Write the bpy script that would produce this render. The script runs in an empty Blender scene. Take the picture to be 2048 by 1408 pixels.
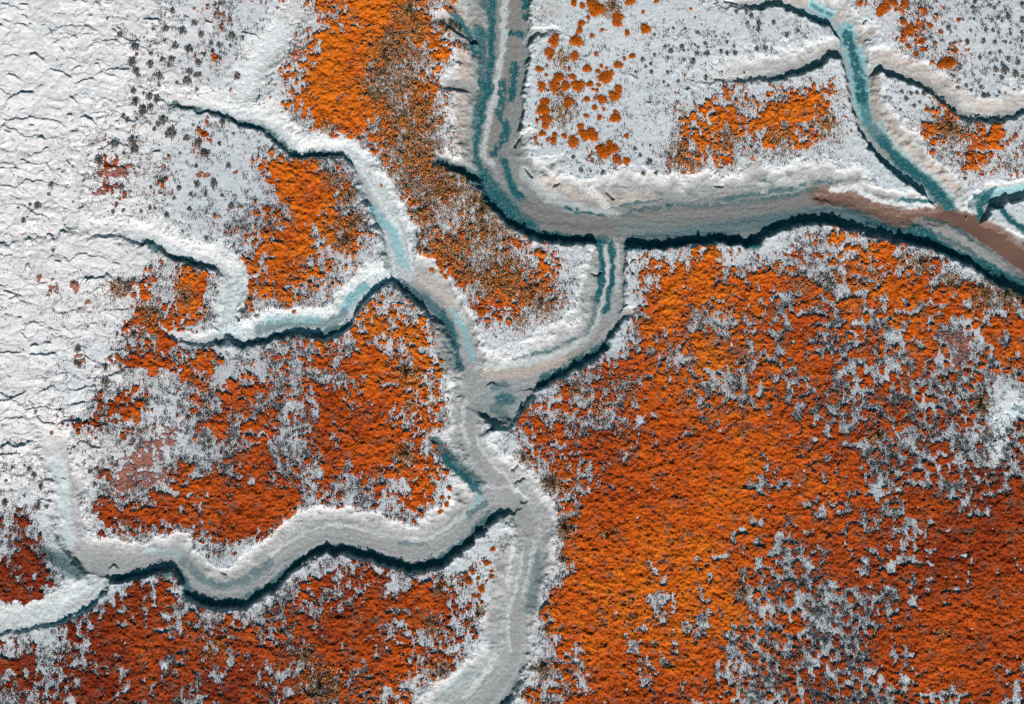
import bpy, math, random
import numpy as np

# ------------------------------------------------------------------ camera, sky, sun, exposure
scene = bpy.context.scene
S = 0.025                       # metres per photograph pixel (2048 x 1408)
CX, CY = 1024.0, 704.0
CAM_H = 70.0
cam_data = bpy.data.cameras.new("camera")
cam = bpy.data.objects.new("camera", cam_data)
scene.collection.objects.link(cam)
cam.location = (0, 0, CAM_H)
cam.rotation_euler = (0, 0, 0)
cam_data.sensor_width = 36.0
cam_data.sensor_fit = 'HORIZONTAL'
cam_data.lens = 36.0 * CAM_H / (2048 * S)
cam_data.clip_end = 2000
scene.camera = cam

SUN_EL, SUN_AZ = math.radians(36.0), math.radians(177.0)   # azimuth clockwise from +Y: the sun stands to the south
world = bpy.data.worlds.new("World")
scene.world = world
world.use_nodes = True
wn = world.node_tree
for n in list(wn.nodes):
    wn.nodes.remove(n)
sky = wn.nodes.new("ShaderNodeTexSky")
sky.sky_type = 'NISHITA'
sky.sun_disc = False
sky.sun_elevation = SUN_EL
sky.sun_rotation = SUN_AZ
sky.ozone_density = 3.0
bg = wn.nodes.new("ShaderNodeBackground")
bg.inputs["Strength"].default_value = 0.05
wo = wn.nodes.new("ShaderNodeOutputWorld")
tint = wn.nodes.new("ShaderNodeMix"); tint.data_type = 'RGBA'; tint.blend_type = 'MULTIPLY'
tint.inputs["Factor"].default_value = 1.0
tint.inputs[7].default_value = (0.13, 0.86, 0.76, 1)          # the teal cast of the open shade
wn.links.new(sky.outputs[0], tint.inputs[6])
wn.links.new(tint.outputs[2], bg.inputs[0])
wn.links.new(bg.outputs[0], wo.inputs[0])

sun_data = bpy.data.lights.new("sun", 'SUN')
sun_data.energy = 5.0
sun_data.angle = math.radians(0.5)
sun_data.color = (1.0, 0.94, 0.905)
sun = bpy.data.objects.new("sun", sun_data)
scene.collection.objects.link(sun)
sun.location = (0, -30, 30)
sun.rotation_euler = (math.radians(90) - SUN_EL, 0, math.pi - SUN_AZ)

scene.view_settings.view_transform = 'Standard'
scene.view_settings.look = 'None'
scene.view_settings.exposure = 0.0
scene.view_settings.gamma = 1.0
scene.render.engine = 'CYCLES'
scene.cycles.use_denoising = False
scene.cycles.max_bounces = 4
scene.cycles.diffuse_bounces = 1

rng = np.random.default_rng(7)
random.seed(7)
F = np.float32

# ------------------------------------------------------------------ noise helpers
_tabs = {}
def _tab(seed):
    if seed not in _tabs:
        a = np.random.default_rng(1000 + seed).random((256, 256)) * 2 * np.pi
        _tabs[seed] = (np.cos(a).astype(F), np.sin(a).astype(F))
    return _tabs[seed]

def pn(x, y, seed):
    """gradient noise, about -0.7 .. 0.7"""
    gx, gy = _tab(seed)
    xf = np.floor(x); yf = np.floor(y)
    fx = (x - xf).astype(F); fy = (y - yf).astype(F)
    xi = xf.astype(np.int32) & 255; yi = yf.astype(np.int32) & 255
    xj = (xi + 1) & 255; yj = (yi + 1) & 255
    u = fx * fx * fx * (fx * (fx * 6 - 15) + 10)
    v = fy * fy * fy * (fy * (fy * 6 - 15) + 10)
    a = gx[xi, yi] * fx + gy[xi, yi] * fy
    b = gx[xj, yi] * (fx - 1) + gy[xj, yi] * fy
    c = gx[xi, yj] * fx + gy[xi, yj] * (fy - 1)
    d = gx[xj, yj] * (fx - 1) + gy[xj, yj] * (fy - 1)
    return (a + (b - a) * u) + ((c + (d - c) * u) - (a + (b - a) * u)) * v

def fbm(x, y, wl, octs, seed, gain=0.5):
    out = 0; amp = 1.0; tot = 0
    for o in range(octs):
        out = out + amp * pn(x / wl + 17.3 * o, y / wl - 9.1 * o, seed + o)
        tot += amp; amp *= gain; wl = wl * 0.5
    return out / tot

def worley(x, y, c, seed, centre=False):
    """distance to the nearest jittered point (in cells), and that cell's random number"""
    r = np.random.default_rng(5000 + seed)
    jx = r.random((256, 256)).astype(F); jy = r.random((256, 256)).astype(F); idv = r.random((256, 256)).astype(F)
    xs = (x / c).astype(F); ys = (y / c).astype(F)
    xi = np.floor(xs).astype(np.int32); yi = np.floor(ys).astype(np.int32)
    cy_ = np.zeros(xs.shape, F)
    best = np.full(xs.shape, 9, F); bid = np.zeros(xs.shape, F)
    for dx in (-1, 0, 1):
        for dy in (-1, 0, 1):
            a = (xi + dx) & 255; b = (yi + dy) & 255
            px = xi + dx + jx[a, b]; py = yi + dy + jy[a, b]
            d = np.sqrt((px - xs) ** 2 + (py - ys) ** 2).astype(F)
            m = d < best
            best = np.where(m, d, best); bid = np.where(m, idv[a, b], bid)
            if centre: cy_ = np.where(m, ys - py, cy_)
    return (best, bid, cy_) if centre else (best, bid)

def rank(a):
    s = np.sort(a.ravel()[::37])
    return (np.searchsorted(s, a.ravel()) / len(s)).reshape(a.shape).astype(F)

def sstep(a, b, x):
    t = np.clip((x - a) / (b - a), 0, 1)
    return t * t * (3 - 2 * t)

def lerp(a, b, t):
    return a + (b - a) * t

# ------------------------------------------------------------------ the field grid (photograph pixels)
STEP = 1.5
gx1 = np.arange(-180, 2229, STEP).astype(F)
gy1 = np.arange(-150, 1559, STEP).astype(F)
GX, GY = np.meshgrid(gx1, gy1)
NY, NX = GX.shape

def wx(X): return (X - CX) * S
def wy(Y): return (CY - Y) * S

def grid_at(arr, X, Y):
    j = np.clip(np.rint((X - gx1[0]) / STEP).astype(int), 0, NX - 1)
    i = np.clip(np.rint((Y - gy1[0]) / STEP).astype(int), 0, NY - 1)
    return arr[i, j]

def coarse(rows, cell):
    """bilinear map of digits; each digit sits at the centre of its cell"""
    g = np.array([[int(c) for c in r] for r in rows], F)
    u = np.clip(GX / cell - 0.5, 0, g.shape[1] - 1.001); v = np.clip(GY / cell - 0.5, 0, g.shape[0] - 1.001)
    i = np.floor(v).astype(int); j = np.floor(u).astype(int)
    fu = u - j; fv = v - i
    return ((g[i, j] * (1 - fu) + g[i, j + 1] * fu) * (1 - fv) + (g[i + 1, j] * (1 - fu) + g[i + 1, j + 1] * fu) * fv).astype(F)

# edge wobble shared by every traced outline
WXo = GX + 8.0 * fbm(GX, GY, 46, 4, 11, 0.6).astype(F) + 6.0 * pn(GX / 15, GY / 15, 17) + 2.5 * pn(GX / 6, GY / 6, 15)
WYo = GY + 8.0 * fbm(GX, GY, 46, 4, 21, 0.6).astype(F) + 6.0 * pn(GX / 15, GY / 15, 18) + 2.5 * pn(GX / 6, GY / 6, 16)

# ------------------------------------------------------------------ creeks
# each point: x, y, bed half width left / right of the way it runs, bank width left / right, depth in metres
CREEKS = {
 'A': ([(1026,-200,28,48,12,66,.7),(1026,-60,28,48,12,66,.7),(1027,60,27,50,9,68,.7),(1018,170,28,46,9,72,.7),(1002,255,34,44,10,58,.7),(990,322,40,40,60,30,.66),
        (1012,380,42,38,74,14,.68),(1044,414,44,38,76,12,.7),(1092,436,46,40,62,12,.7),(1180,442,40,38,66,12,.7),(1240,440,40,42,62,10,.7),(1320,442,42,50,56,9,.72),
        (1440,432,40,46,60,9,.74),(1490,430,40,56,60,9,.74),(1545,424,38,34,60,9,.76),(1584,415,36,32,60,8,.78),(1656,404,24,38,60,8,.8),(1724,416,25,40,46,9,.8),
        (1803,434,20,42,36,10,.8),(1900,450,22,48,30,12,.8),(1975,484,30,46,14,16,.8),(2060,540,32,40,20,22,.8),(2160,600,34,42,24,24,.8),(2300,690,34,42,24,24,.8)], 'mud'),
 'B': ([(1440,10,6,3,20,6,.05),(1490,8,8,4,30,6,.3),(1522,10,8,4,26,6,.45),(1552,-2,9,8,30,6,.5),(1590,14,10,8,40,6,.55),(1625,26,12,8,45,6,.58),(1668,42,14,8,40,6,.6),(1700,74,16,14,34,8,.6),(1704,104,18,18,20,10,.6),
        (1717,140,18,18,20,10,.6),(1724,190,18,19,30,8,.6),(1737,240,17,19,36,8,.6),(1758,282,17,19,42,8,.62),(1790,318,16,18,46,7,.66),(1828,348,15,18,46,7,.68),
        (1866,374,15,17,42,8,.7),(1893,405,16,16,26,10,.74),(1914,432,18,18,15,12,.78)], 'teal'),
 'B2': ([(1400,160,8,3,40,8,.04),(1450,156,8,3,46,8,.14),(1500,152,8,4,50,8,.26),(1555,148,8,5,50,8,.4),(1610,134,8,6,46,7,.5),(1655,112,8,6,40,6,.58),(1695,97,10,8,20,8,.6)], 'grey'),
 'B3': ([(1718,150,10,8,20,8,.6),(1740,147,10,6,25,6,.6),(1762,133,8,7,30,6,.56),(1795,146,8,7,32,6,.5),(1855,167,8,7,35,7,.45),(1882,190,7,7,38,7,.4),(1930,224,6,7,40,8,.36),
         (1980,234,6,7,40,8,.36),(2020,226,6,7,40,8,.36),(2140,186,6,7,40,8,.36),(2300,150,6,7,40,8,.36)], 'grey'),
 'B4': ([(1710,90,9,6,10,6,.55),(1728,78,6,6,8,6,.4),(1748,62,3,3,8,6,.1)], 'grey'),
 'G': ([(1952,446,12,12,10,10,.78),(1962,414,14,14,14,14,.74),(1985,399,16,12,20,8,.7),(2020,391,12,9,22,6,.64),(2060,385,12,9,22,6,.62),(2200,370,12,9,22,6,.6)], 'teal'),
 'C': ([(1232,440,24,30,12,14,.7),(1227,490,20,30,9,12,.68),(1227,540,20,26,10,40,.63),(1219,600,24,26,12,46,.6),(1206,646,28,20,8,42,.6),(1172,688,30,20,8,46,.6),
        (1122,718,28,18,8,46,.6),(1062,742,34,18,9,42,.58),(1000,760,30,20,20,32,.56),(955,778,30,30,20,30,.58)], 'light'),
 'J': ([(950,806,14,14,20,10,.58),(985,806,24,34,14,18,.6),(1012,804,26,30,14,24,.64),(1046,786,16,14,10,12,.46)], 'teal2'),
 'E': ([(290,186,8,2,22,5,.03),(345,204,8,3,28,5,.12),(410,219,9,4,32,5,.2),(455,226,9,5,36,5,.26),(482,246,9,5,40,5,.28),(520,250,9,6,42,5,.3),(556,276,9,6,42,5,.32),
        (583,304,9,6,40,5,.32),(606,312,9,6,35,5,.32),(650,303,9,6,30,5,.32),(694,308,12,6,30,6,.34),(718,328,14,8,35,8,.38),(738,368,14,14,40,16,.44),(765,418,15,16,40,16,.48),
        (788,462,18,18,34,16,.5),(795,510,20,18,26,16,.52),(802,548,22,20,28,10,.54)], 'pale'),
 'D': ([(790,535,18,20,26,10,.54),(836,562,22,30,40,8,.56),(876,594,20,34,36,9,.58),(908,640,18,16,30,30,.58),(930,690,16,14,26,36,.6),(943,740,16,12,25,36,.6),(945,790,18,14,20,34,.52),
        (935,850,16,14,20,34,.46),(942,890,14,14,24,44,.46),(975,945,18,14,44,48,.46),(1010,985,22,16,50,34,.48),(1045,1025,24,16,52,24,.48),(1062,1060,22,16,46,30,.44),(1064,1110,20,16,44,46,.42),
        (1050,1170,18,18,36,52,.44),(1032,1240,20,20,30,58,.44),(1030,1300,20,20,30,58,.46),(1015,1345,24,22,18,64,.52),(980,1388,34,30,12,60,.6),(930,1436,36,34,12,60,.6),(830,1520,36,34,14,60,.6),(700,1600,36,34,14,60,.6)], 'light'),
 'F': ([(-260,498,5,4,24,7,.10),(-40,492,5,4,24,7,.10),(40,476,5,3,24,7,.07),(150,456,6,4,30,8,.06),(230,462,8,5,35,8,.12),(275,476,9,6,38,6,.22),(315,482,10,6,40,6,.26),(345,506,10,6,42,6,.3),(380,520,10,6,45,6,.32),(430,528,12,6,45,7,.32),
        (458,550,14,8,30,14,.32),(462,592,16,12,20,26,.32),(455,630,16,12,20,26,.34),(448,660,18,10,25,8,.38),(485,673,18,14,28,7,.42),(520,670,18,12,28,7,.44),(560,656,18,14,28,7,.46),
        (600,648,18,16,28,7,.48),(650,656,18,18,28,8,.48),(686,640,16,14,30,10,.5),(710,605,15,10,32,8,.5),(742,571,15,10,30,6,.52),(785,552,18,10,25,7,.54)], 'pale'),
 'F2': ([(310,660,4,3,10,6,.03),(350,672,5,5,12,6,.14),(400,683,6,5,12,6,.22),(436,676,8,6,12,8,.34)], 'pale'),
 'H': ([(85,840,12,10,26,26,.06),(115,910,14,12,26,26,.2),(130,970,14,12,28,26,.28),(134,1030,14,12,28,26,.32),(146,1085,14,14,30,20,.3),(180,1125,18,20,40,18,.42),(240,1132,18,26,38,10,0.42),
        (305,1122,18,22,36,7,0.45),(350,1116,18,16,34,7,0.47),(376,1144,20,18,34,9,0.49),(398,1174,22,28,32,9,0.50),(432,1186,24,30,34,9,0.50),(475,1182,24,34,34,8,0.50),(520,1154,24,34,36,8,0.50),
        (560,1118,22,34,34,9,0.50),(600,1088,22,30,34,9,0.50),(650,1068,24,30,34,8,0.50),(690,1070,26,34,34,8,0.50),(740,1083,26,34,34,8,0.52),(790,1098,26,34,34,8,0.52),(830,1106,24,38,32,8,0.52),
        (870,1092,24,40,32,8,0.52),(910,1066,24,36,34,8,0.50),(950,1026,24,30,40,9,0.50),(985,1005,24,28,36,9,0.50),(1018,1006,24,22,30,9,0.50)], 'light'),
 'H2': ([(185,1135,14,12,10,30,.45),(196,1172,16,12,7,30,.4),(166,1200,18,14,8,30,.36),(112,1226,18,14,8,28,.3),(50,1240,18,14,9,26,.24),(-30,1250,16,14,10,26,.2),(-260,1260,14,14,10,26,.2)], 'pale'),
 'K': ([(640,-40,16,16,18,18,.05),(575,40,20,20,22,22,.16),(530,100,18,18,22,22,.2),(492,180,18,18,22,22,.2),(480,220,16,16,14,14,.16)], 'pale'),
 'L': ([(215,215,5,5,12,12,.04),(165,300,6,6,12,10,.12),(148,380,8,8,14,10,.14),(140,445,8,8,15,12,.16)], 'pale'),
 'N1': ([(862,34,5,4,14,7,.05),(890,40,6,5,16,8,.28),(930,62,8,6,18,9,.45),(968,84,8,8,18,10,.6)], 'grey'),
 'N2': ([(876,160,5,4,14,7,.05),(905,168,6,5,16,8,.28),(945,180,8,6,18,9,.45),(985,190,8,8,18,10,.6)], 'grey'),
 'N3': ([(862,318,5,4,14,7,.05),(890,326,6,5,16,8,.3),(925,338,8,6,16,8,.5),(960,350,8,8,16,10,.64)], 'teal2'),
 'N4': ([(1122,60,4,3,8,5,.04),(1090,58,5,3,10,5,.25),(1066,64,6,4,10,6,.45),(1046,84,6,6,10,8,.6)], 'grey'),
 'N5': ([(900,110,5,4,14,7,.04),(930,122,6,5,14,8,.26),(972,132,7,6,14,9,.5)], 'grey'),
 'N6': ([(888,240,5,4,14,7,.04),(918,248,6,5,14,8,.26),(960,262,7,6,14,9,.5)], 'grey'),
 'N7': ([(1062,262,4,3,8,5,.1),(1044,270,5,4,9,5,.35),(1024,292,6,5,10,8,.55)], 'grey'),
 'N8': ([(1272,618,3,3,8,6,.06),(1250,624,5,4,10,6,.3),(1222,640,6,6,10,8,.5)], 'grey'),
 'N9': ([(470,640,3,3,8,8,.05),(480,655,4,4,8,8,.2)], 'pale'),
 'I': ([(2260,790,16,16,14,14,.1),(2048,818,16,16,14,14,.1),(2014,832,16,16,14,14,.1),(1998,870,18,16,16,14,.1),(1986,930,14,12,14,14,.06),(1970,980,10,10,12,12,.02)], 'pale'),
}
depth = np.zeros((NY, NX), F)
bedw = {k: np.zeros((NY, NX), F) for k in ('mud', 'teal', 'grey', 'light', 'teal2', 'pale')}
cross_c = np.zeros((NY, NX), F); along_c = np.zeros((NY, NX), F)
bankd = np.full((NY, NX), 400, F)
wallf = np.zeros((NY, NX), F)            # steep undercut banks
DEEP = {'A': .74, 'B': .80, 'B2': .80, 'B3': .80, 'B4': .8, 'G': .8, 'C': .72, 'J': .75, 'E': .9, 'D': .76, 'F': .8, 'F2': .8, 'H': 1.0, 'H2': .8, 'N1': .85, 'N2': .8, 'N3': .9, 'N4': .9, 'N5': .7, 'N6': .7, 'N7': .9, 'N8': .9, 'N9': .8, 'K': .7, 'L': .7, 'I': .7}
varb = fbm(GX, GY, 64, 3, 23); varw = fbm(GX, GY, 30, 3, 27, .7)
for name, (pts, kind) in CREEKS.items():
    bestd = np.full((NY, NX), 1e9, F)
    par = {k: np.zeros((NY, NX), F) for k in 'dsuwbv'}   # dist, signed, along, bed width, bank width, depth
    al = 0.0
    for k in range(len(pts) - 1):
        x0, y0, l0, r0, a0, b0, d0 = pts[k]; x1, y1, l1, r1, a1, b1, d1 = pts[k + 1]
        L = math.hypot(x1 - x0, y1 - y0)
        m = 190
        j0 = np.searchsorted(gx1, min(x0, x1) - m); j1 = np.searchsorted(gx1, max(x0, x1) + m)
        i0 = np.searchsorted(gy1, min(y0, y1) - m); i1 = np.searchsorted(gy1, max(y0, y1) + m)
        if j1 <= j0 or i1 <= i0:
            al += L; continue
        sl = (slice(i0, i1), slice(j0, j1))
        X = WXo[sl]; Y = WYo[sl]
        dx, dy = (x1 - x0) / L, (y1 - y0) / L
        tt = np.clip(((X - x0) * dx + (Y - y0) * dy) / L, 0, 1)
        dist = np.hypot(X - x0 - tt * (x1 - x0), Y - y0 - tt * (y1 - y0))
        side = np.where(dx * (Y - y0) - dy * (X - x0) > 0, 1.0, -1.0).astype(F)
        right = side > 0
        bw = np.where(right, lerp(r0, r1, tt), lerp(l0, l1, tt))
        sw = np.where(right, lerp(b0, b1, tt), lerp(a0, a1, tt))
        dd = lerp(d0, d1, tt)
        upd = dist < bestd[sl]
        for key, val in (('d', dist), ('s', side * dist), ('u', al + tt * L), ('w', bw), ('b', sw), ('v', dd)):
            par[key][sl] = np.where(upd, val, par[key][sl])
        bestd[sl] = np.where(upd, dist, bestd[sl])
        al += L
    near = bestd < 1e8
    steep = par['b'] < 18
    par['b'] = par['b'] * np.where(steep, 1 + 1.2 * np.abs(varb), 1.05 + 1.5 * varb)
    par['w'] = par['w'] + np.where(steep, 5 * varw, 16 * varw * np.clip(par['b'] / 40, 0, 1))
    q = (par['d'] - par['w']) / np.maximum(par['b'], 1)
    prof = 1 - np.clip(q, 0, 1)
    gentle = prof ** 1.25 * 0.35 + sstep(0, 1, prof) * 0.65
    prof = np.where(steep, sstep(0.0, 1.0, prof), gentle)
    # beds are a little dished
    dish = 0.94 + 0.06 * np.clip(1 - par['d'] / np.maximum(par['w'], 1), 0, 1)
    dd = np.where(near, DEEP[name] * .84 * par['v'] * prof * dish, 0).astype(F)
    win = dd > depth
    cross_c = np.where(win, par['s'], cross_c); along_c = np.where(win, par['u'], along_c)
    wq = np.where(near & steep, np.clip(1 - np.abs(q - 0.35) / 1.0, 0, 1), 0) * np.clip(par['v'] / .3, 0, 1)
    wallf = np.where(win, wq, wallf).astype(F)
    for kk in bedw:
        bedw[kk] = np.where(win, 1.0 if kk == kind else 0.0, bedw[kk]).astype(F)
    depth = np.maximum(depth, dd)
    bankd = np.minimum(bankd, np.where(near, par['d'] - par['w'] - par['b'], 400)).astype(F)

def polydist(pts, X, Y, halfw):
    """normalised distance (1 at the half width) to a polyline; 9 far away. pts: (x, y) or (x, y, halfwidth)"""
    out = np.full((NY, NX), 9, F)
    for p, q in zip(pts[:-1], pts[1:]):
        h0 = p[2] if len(p) > 2 else halfw; h1 = q[2] if len(q) > 2 else halfw
        m = max(h0, h1) * 2.2 + 14
        j0 = np.searchsorted(gx1, min(p[0], q[0]) - m); j1 = np.searchsorted(gx1, max(p[0], q[0]) + m)
        i0 = np.searchsorted(gy1, min(p[1], q[1]) - m); i1 = np.searchsorted(gy1, max(p[1], q[1]) + m)
        if j1 <= j0 or i1 <= i0: continue
        sl = (slice(i0, i1), slice(j0, j1))
        dx, dy = q[0] - p[0], q[1] - p[1]
        t = np.clip(((X[sl] - p[0]) * dx + (Y[sl] - p[1]) * dy) / max(dx * dx + dy * dy, 1e-6), 0, 1)
        d = np.hypot(X[sl] - p[0] - t * dx, Y[sl] - p[1] - t * dy) / lerp(h0, h1, t)
        out[sl] = np.minimum(out[sl], d)
    return out

# brown running channel in the widest creek
BROWN = [(1640,392,8),(1672,391,12),(1705,396,15),(1745,418,16),(1800,436,15),(1850,432,14),(1900,430,15),(1945,446,16),(1992,474,18),(2040,510,21),(2110,556,24),(2240,640,26)]
brown_d = polydist(BROWN, WXo, WYo, 15)
depth = depth + 0.12 * sstep(1.7, 0.2, brown_d)

# ------------------------------------------------------------------ cover maps read off the photograph (32 px cells)
O_ROWS = [
"0000000000001101"+"1156779996551000"+"0000000000000000"+"0000023543100000",
"0000000000000210"+"0023877999767200"+"0000000000000000"+"0000000132210000",
"0000000000000000"+"0025889975683000"+"0000000000000000"+"0000000043100000",
"0000000000001201"+"0136999834786100"+"0011000000000000"+"0000000032241000",
"0000000000001210"+"0158998523420000"+"0012110000000000"+"0111000000340000",
"0000000000000110"+"1159998435670000"+"0022110000000320"+"2465300000000000",
"0000000000000000"+"0257998656661000"+"0112110000234246"+"8886300000320000",
"0000000000000110"+"0036999766551000"+"0111000000356778"+"9886200033663340",
"0000001020002110"+"0002456755441000"+"0122110002788576"+"6553300005547883",
"0000001011002001"+"4220022545430000"+"0000121004666523"+"4212210002456754",
"0000003431212010"+"7887551345530000"+"0000012002455400"+"1000000000013432",
"0000014203200000"+"2989861133441000"+"0000000000000000"+"0000000000000000",
"0000000100000100"+"3798760114443000"+"0000000000000000"+"0000000000000000",
"0000000000000223"+"3599865004544310"+"0000000000000000"+"0000000000000000",
"0000000000000135"+"3796865103564431"+"2000000000000000"+"0033330000000000",
"0000000000000014"+"3999764002477543"+"5331000003347200"+"0134776742000000",
"0000000001341006"+"7976431003776444"+"6653000034788645"+"6555767763610000",
"0110110215598507"+"4886530000436888"+"6543000057898768"+"8854545776533100",
"0001000353568406"+"3656300342001278"+"6543000099788766"+"6367447688874334",
"0001010055787103"+"2220004755410357"+"7330000079965866"+"5566467567685465",
"0000000045721000"+"0000005876510035"+"3000000177756576"+"6684476568565778",
"0000000356753100"+"2264445766420000"+"0000000386768668"+"5875456547645768",
"0000010678568423"+"5435658986630000"+"0000235887668865"+"7887557347534367",
"0000011036457325"+"4444457987650000"+"0001568678774455"+"6779446466367635",
"0000003563124465"+"6445878877750000"+"0027566488867547"+"6447347554644211",
"0001026751133477"+"3456988866650000"+"2577545698777666"+"8557564665433200",
"0000356442114846"+"4466879966640000"+"4877654689996778"+"9878577734443313",
"0000223532214766"+"4347878978610000"+"2876689787788889"+"9887784435442425",
"0000012111122168"+"6346879986540000"+"2666678788899898"+"8878793464574324",
"0000005333473568"+"6653878887762000"+"0266678999998987"+"7888893466652346",
"0000013543458778"+"8872443556720000"+"0037678899998876"+"7887885767646678",
"0110016436877789"+"9982233456730000"+"0024888999999888"+"9986786367854789",
"5510005566677889"+"9730001333630000"+"0005999799999987"+"8997876657878898",
"4551037554545688"+"5000000000000000"+"0008879999999777"+"7688887635899999",
"2861000000000452"+"0000000000000000"+"0008999999986677"+"4447887467898999",
"7683000000000110"+"0001645753200340"+"0006999977978876"+"4547977588998987",
"8675200076500000"+"0038867745676110"+"0039999987877756"+"6443757888868999",
"6563002586753000"+"0456678868787300"+"0069999886888865"+"6442335487889999",
"0000155677453442"+"4576899987777400"+"0379999786866887"+"4433334489999999",
"1104856697676445"+"5866889867676500"+"0069899569658445"+"5653545888799989",
"3342547788877547"+"8757989777765260"+"0057899688688342"+"5335548869999999",
"8655576888757768"+"7666988787332200"+"0054599888999243"+"4653537869999988",
"5765586676776589"+"6565578875410000"+"0255588859878343"+"5546545768889897",
"4756487577866678"+"7666587564100000"+"0656787785577732"+"6747754576556777",
]
for r in O_ROWS: assert len(r) == 64, (len(r), r)
S_ROWS = ["0145343022343146","0134333033343145","1344444024333133","1135653110014210","1243533434456643","1355543115777766","1456653167567885","4457663145456776","5344243144467655","4456655244458754","5566664255578854"]
T_ROWS = ["57999986","48888886","46787776","35566653","14456753","12456654"]
O = coarse(O_ROWS, 32) / 9.0
SC = coarse(S_ROWS, 128) / 9.0
TONE = coarse(T_ROWS, 256) / 9.0

# ------------------------------------------------------------------ terrain height
flat = sstep(0.10, 0.02, depth)
inbed = sstep(0.55, 0.92, depth / 0.39)
n_w = pn(GX / 60, GY / 60, 35)
along_n = pn(cross_c / 5.0, along_c / 70.0, 31) * 0.6 + pn(cross_c / 11.0, along_c / 160.0, 32)
rill = pn(cross_c / 34.0 + 3 + n_w, along_c / 13.0 + n_w, 33) * np.clip(.5 + 2.2 * n_w, 0, 1.2) + .7 * pn(GX / 11, GY / 8, 34)                      # little rills running down the banks
slope_m = np.clip(depth / 0.2, 0, 1) * (1 - inbed)
n_big = fbm(GX, GY, 260, 3, 41)
n_mid = fbm(GX, GY, 40, 3, 44)
n_fine = fbm(GX, GY, 9, 2, 47, 0.7)
z = -depth.astype(F)
left_s = sstep(430, 210, GX + .12 * (GY - 400)) * sstep(1120, 900, GY)
z += 0.05 * n_big + 0.03 * n_mid * (0.4 + 0.6 * flat) + 0.022 * n_fine * (1 - .6 * left_s)
z += 0.03 * rill * slope_m + .045 * slope_m * fbm(GX, GY, 22, 3, 39, .6) + 0.02 * along_n * inbed
rim = np.exp(-np.clip(np.abs(bankd), 0, 90) / 11.0)
z += rim * (.07 * pn(GX / 19, GY / 19, 36) + .05 * pn(GX / 8, GY / 8, 37))
# a rim of cracked crust along the bank tops
crust = np.abs(fbm(GX, GY, 26, 2, 51)); crackm = sstep(0.05, 0.0, crust)
bank_top = sstep(0.005, 0.03, depth) * sstep(0.16, 0.06, depth)
z -= 0.05 * crackm * bank_top

# salt flat scarps on the left: raised lips whose north side drops
ARCS = [[(0,8),(28,15)],[(42,29),(52,33),(61,44)],[(-20,49),(10,52)],[(58,52),(68,51)],[(80,53),(95,51)],[(163,72),(175,68),(190,67)],[(14,71),(26,66)],[(117,92),(126,99),(134,109)],[(104,86),(122,87)],
 [(58,114),(72,109),(82,117),(93,124)],[(97,138),(112,143),(128,146),(139,158)],[(140,143),(152,137),(167,134)],[(151,170),(168,161),(191,157)],[(187,128),(200,131),(207,148)],[(12,150),(28,151),(41,161)],
 [(74,175),(92,172)],[(131,231),(149,230)],[(158,236),(172,234),(184,241),(196,253)],[(38,319),(48,321),(62,328)],[(55,250),(71,251)],[(-10,333),(16,337),(40,338)],[(139,266),(162,264)],[(73,274),(92,278)],
 [(82,300),(102,297)],[(7,260),(27,268)],[(94,327),(102,340)],[(134,322),(147,337)],[(112,339),(124,339)],[(216,151),(224,154)],[(88,470),(97,466),(112,487)],[(116,463),(126,462),(134,467)],[(49,482),(68,479)],
 [(-10,489),(16,486)],[(-4,508),(11,514)],[(108,523),(127,524),(124,530)],[(50,534),(58,530),(66,544)],[(-10,572),(11,573)],[(4,582),(28,587),(46,593)],[(19,606),(31,608)],[(32,634),(44,636),(47,652)],[(39,662),(56,680)],
 [(86,690),(94,686),(108,690)],[(58,695),(70,691),(82,692)],[(-10,705),(20,706),(46,708)],[(-20,802),(18,801),(28,797),(54,780)],[(14,751),(28,756)],[(55,800),(68,812),(70,828),(84,846),(112,849)],[(4,855),(10,850),(18,853)],
 [(-6,911),(40,908)],[(34,892),(62,884)],[(116,955),(132,962)],[(225,20),(232,27)],[(176,30),(190,33)],[(230,52),(245,62)],[(285,40),(325,42)],[(365,30),(384,40)],[(408,42),(428,47)],[(480,65),(500,69),(520,74)],
 [(222,57),(238,68),(248,74)],[(234,70),(262,84),(285,84)],[(300,306),(325,300)],[(200,208),(214,214)],[(135,190),(150,200),(160,212)],[(35,8),(60,11)],[(150,0),(175,5)],[(100,60),(108,72)],
 [(288,277),(298,283)],[(1384,178),(1368,181)],[(1290,206),(1304,206)],[(1254,148),(1280,160)],[(1058,76),(1066,60),(1080,58),(1112,62)],[(966,872),(980,862),(1000,861)],[(980,884),(996,890)],[(972,776),(984,767),(998,774)],[(212,1142),(226,1133),(236,1143)],[(1180,1100),(1200,1103)],[(900,470),(915,480)]]
for k in range(70):      # many more short lips, as thick as on the photograph's salt flat
    x = rng.random() ** 1.1 * 270 - 30; y = rng.random() * 1000 - 60
    if grid_at(depth, np.array([x]), np.array([y]))[0] > 0.03: continue
    L = 5 + 12 * rng.random(); a = rng.normal(0.1, 0.45)
    b = rng.normal(0, 4)
    ARCS.append([(x - L * math.cos(a), y - L * math.sin(a)), (x, y - 2 + b * .3), (x + L * math.cos(a), y + L * math.sin(a))])
lip = np.zeros((NY, NX), F)
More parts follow.
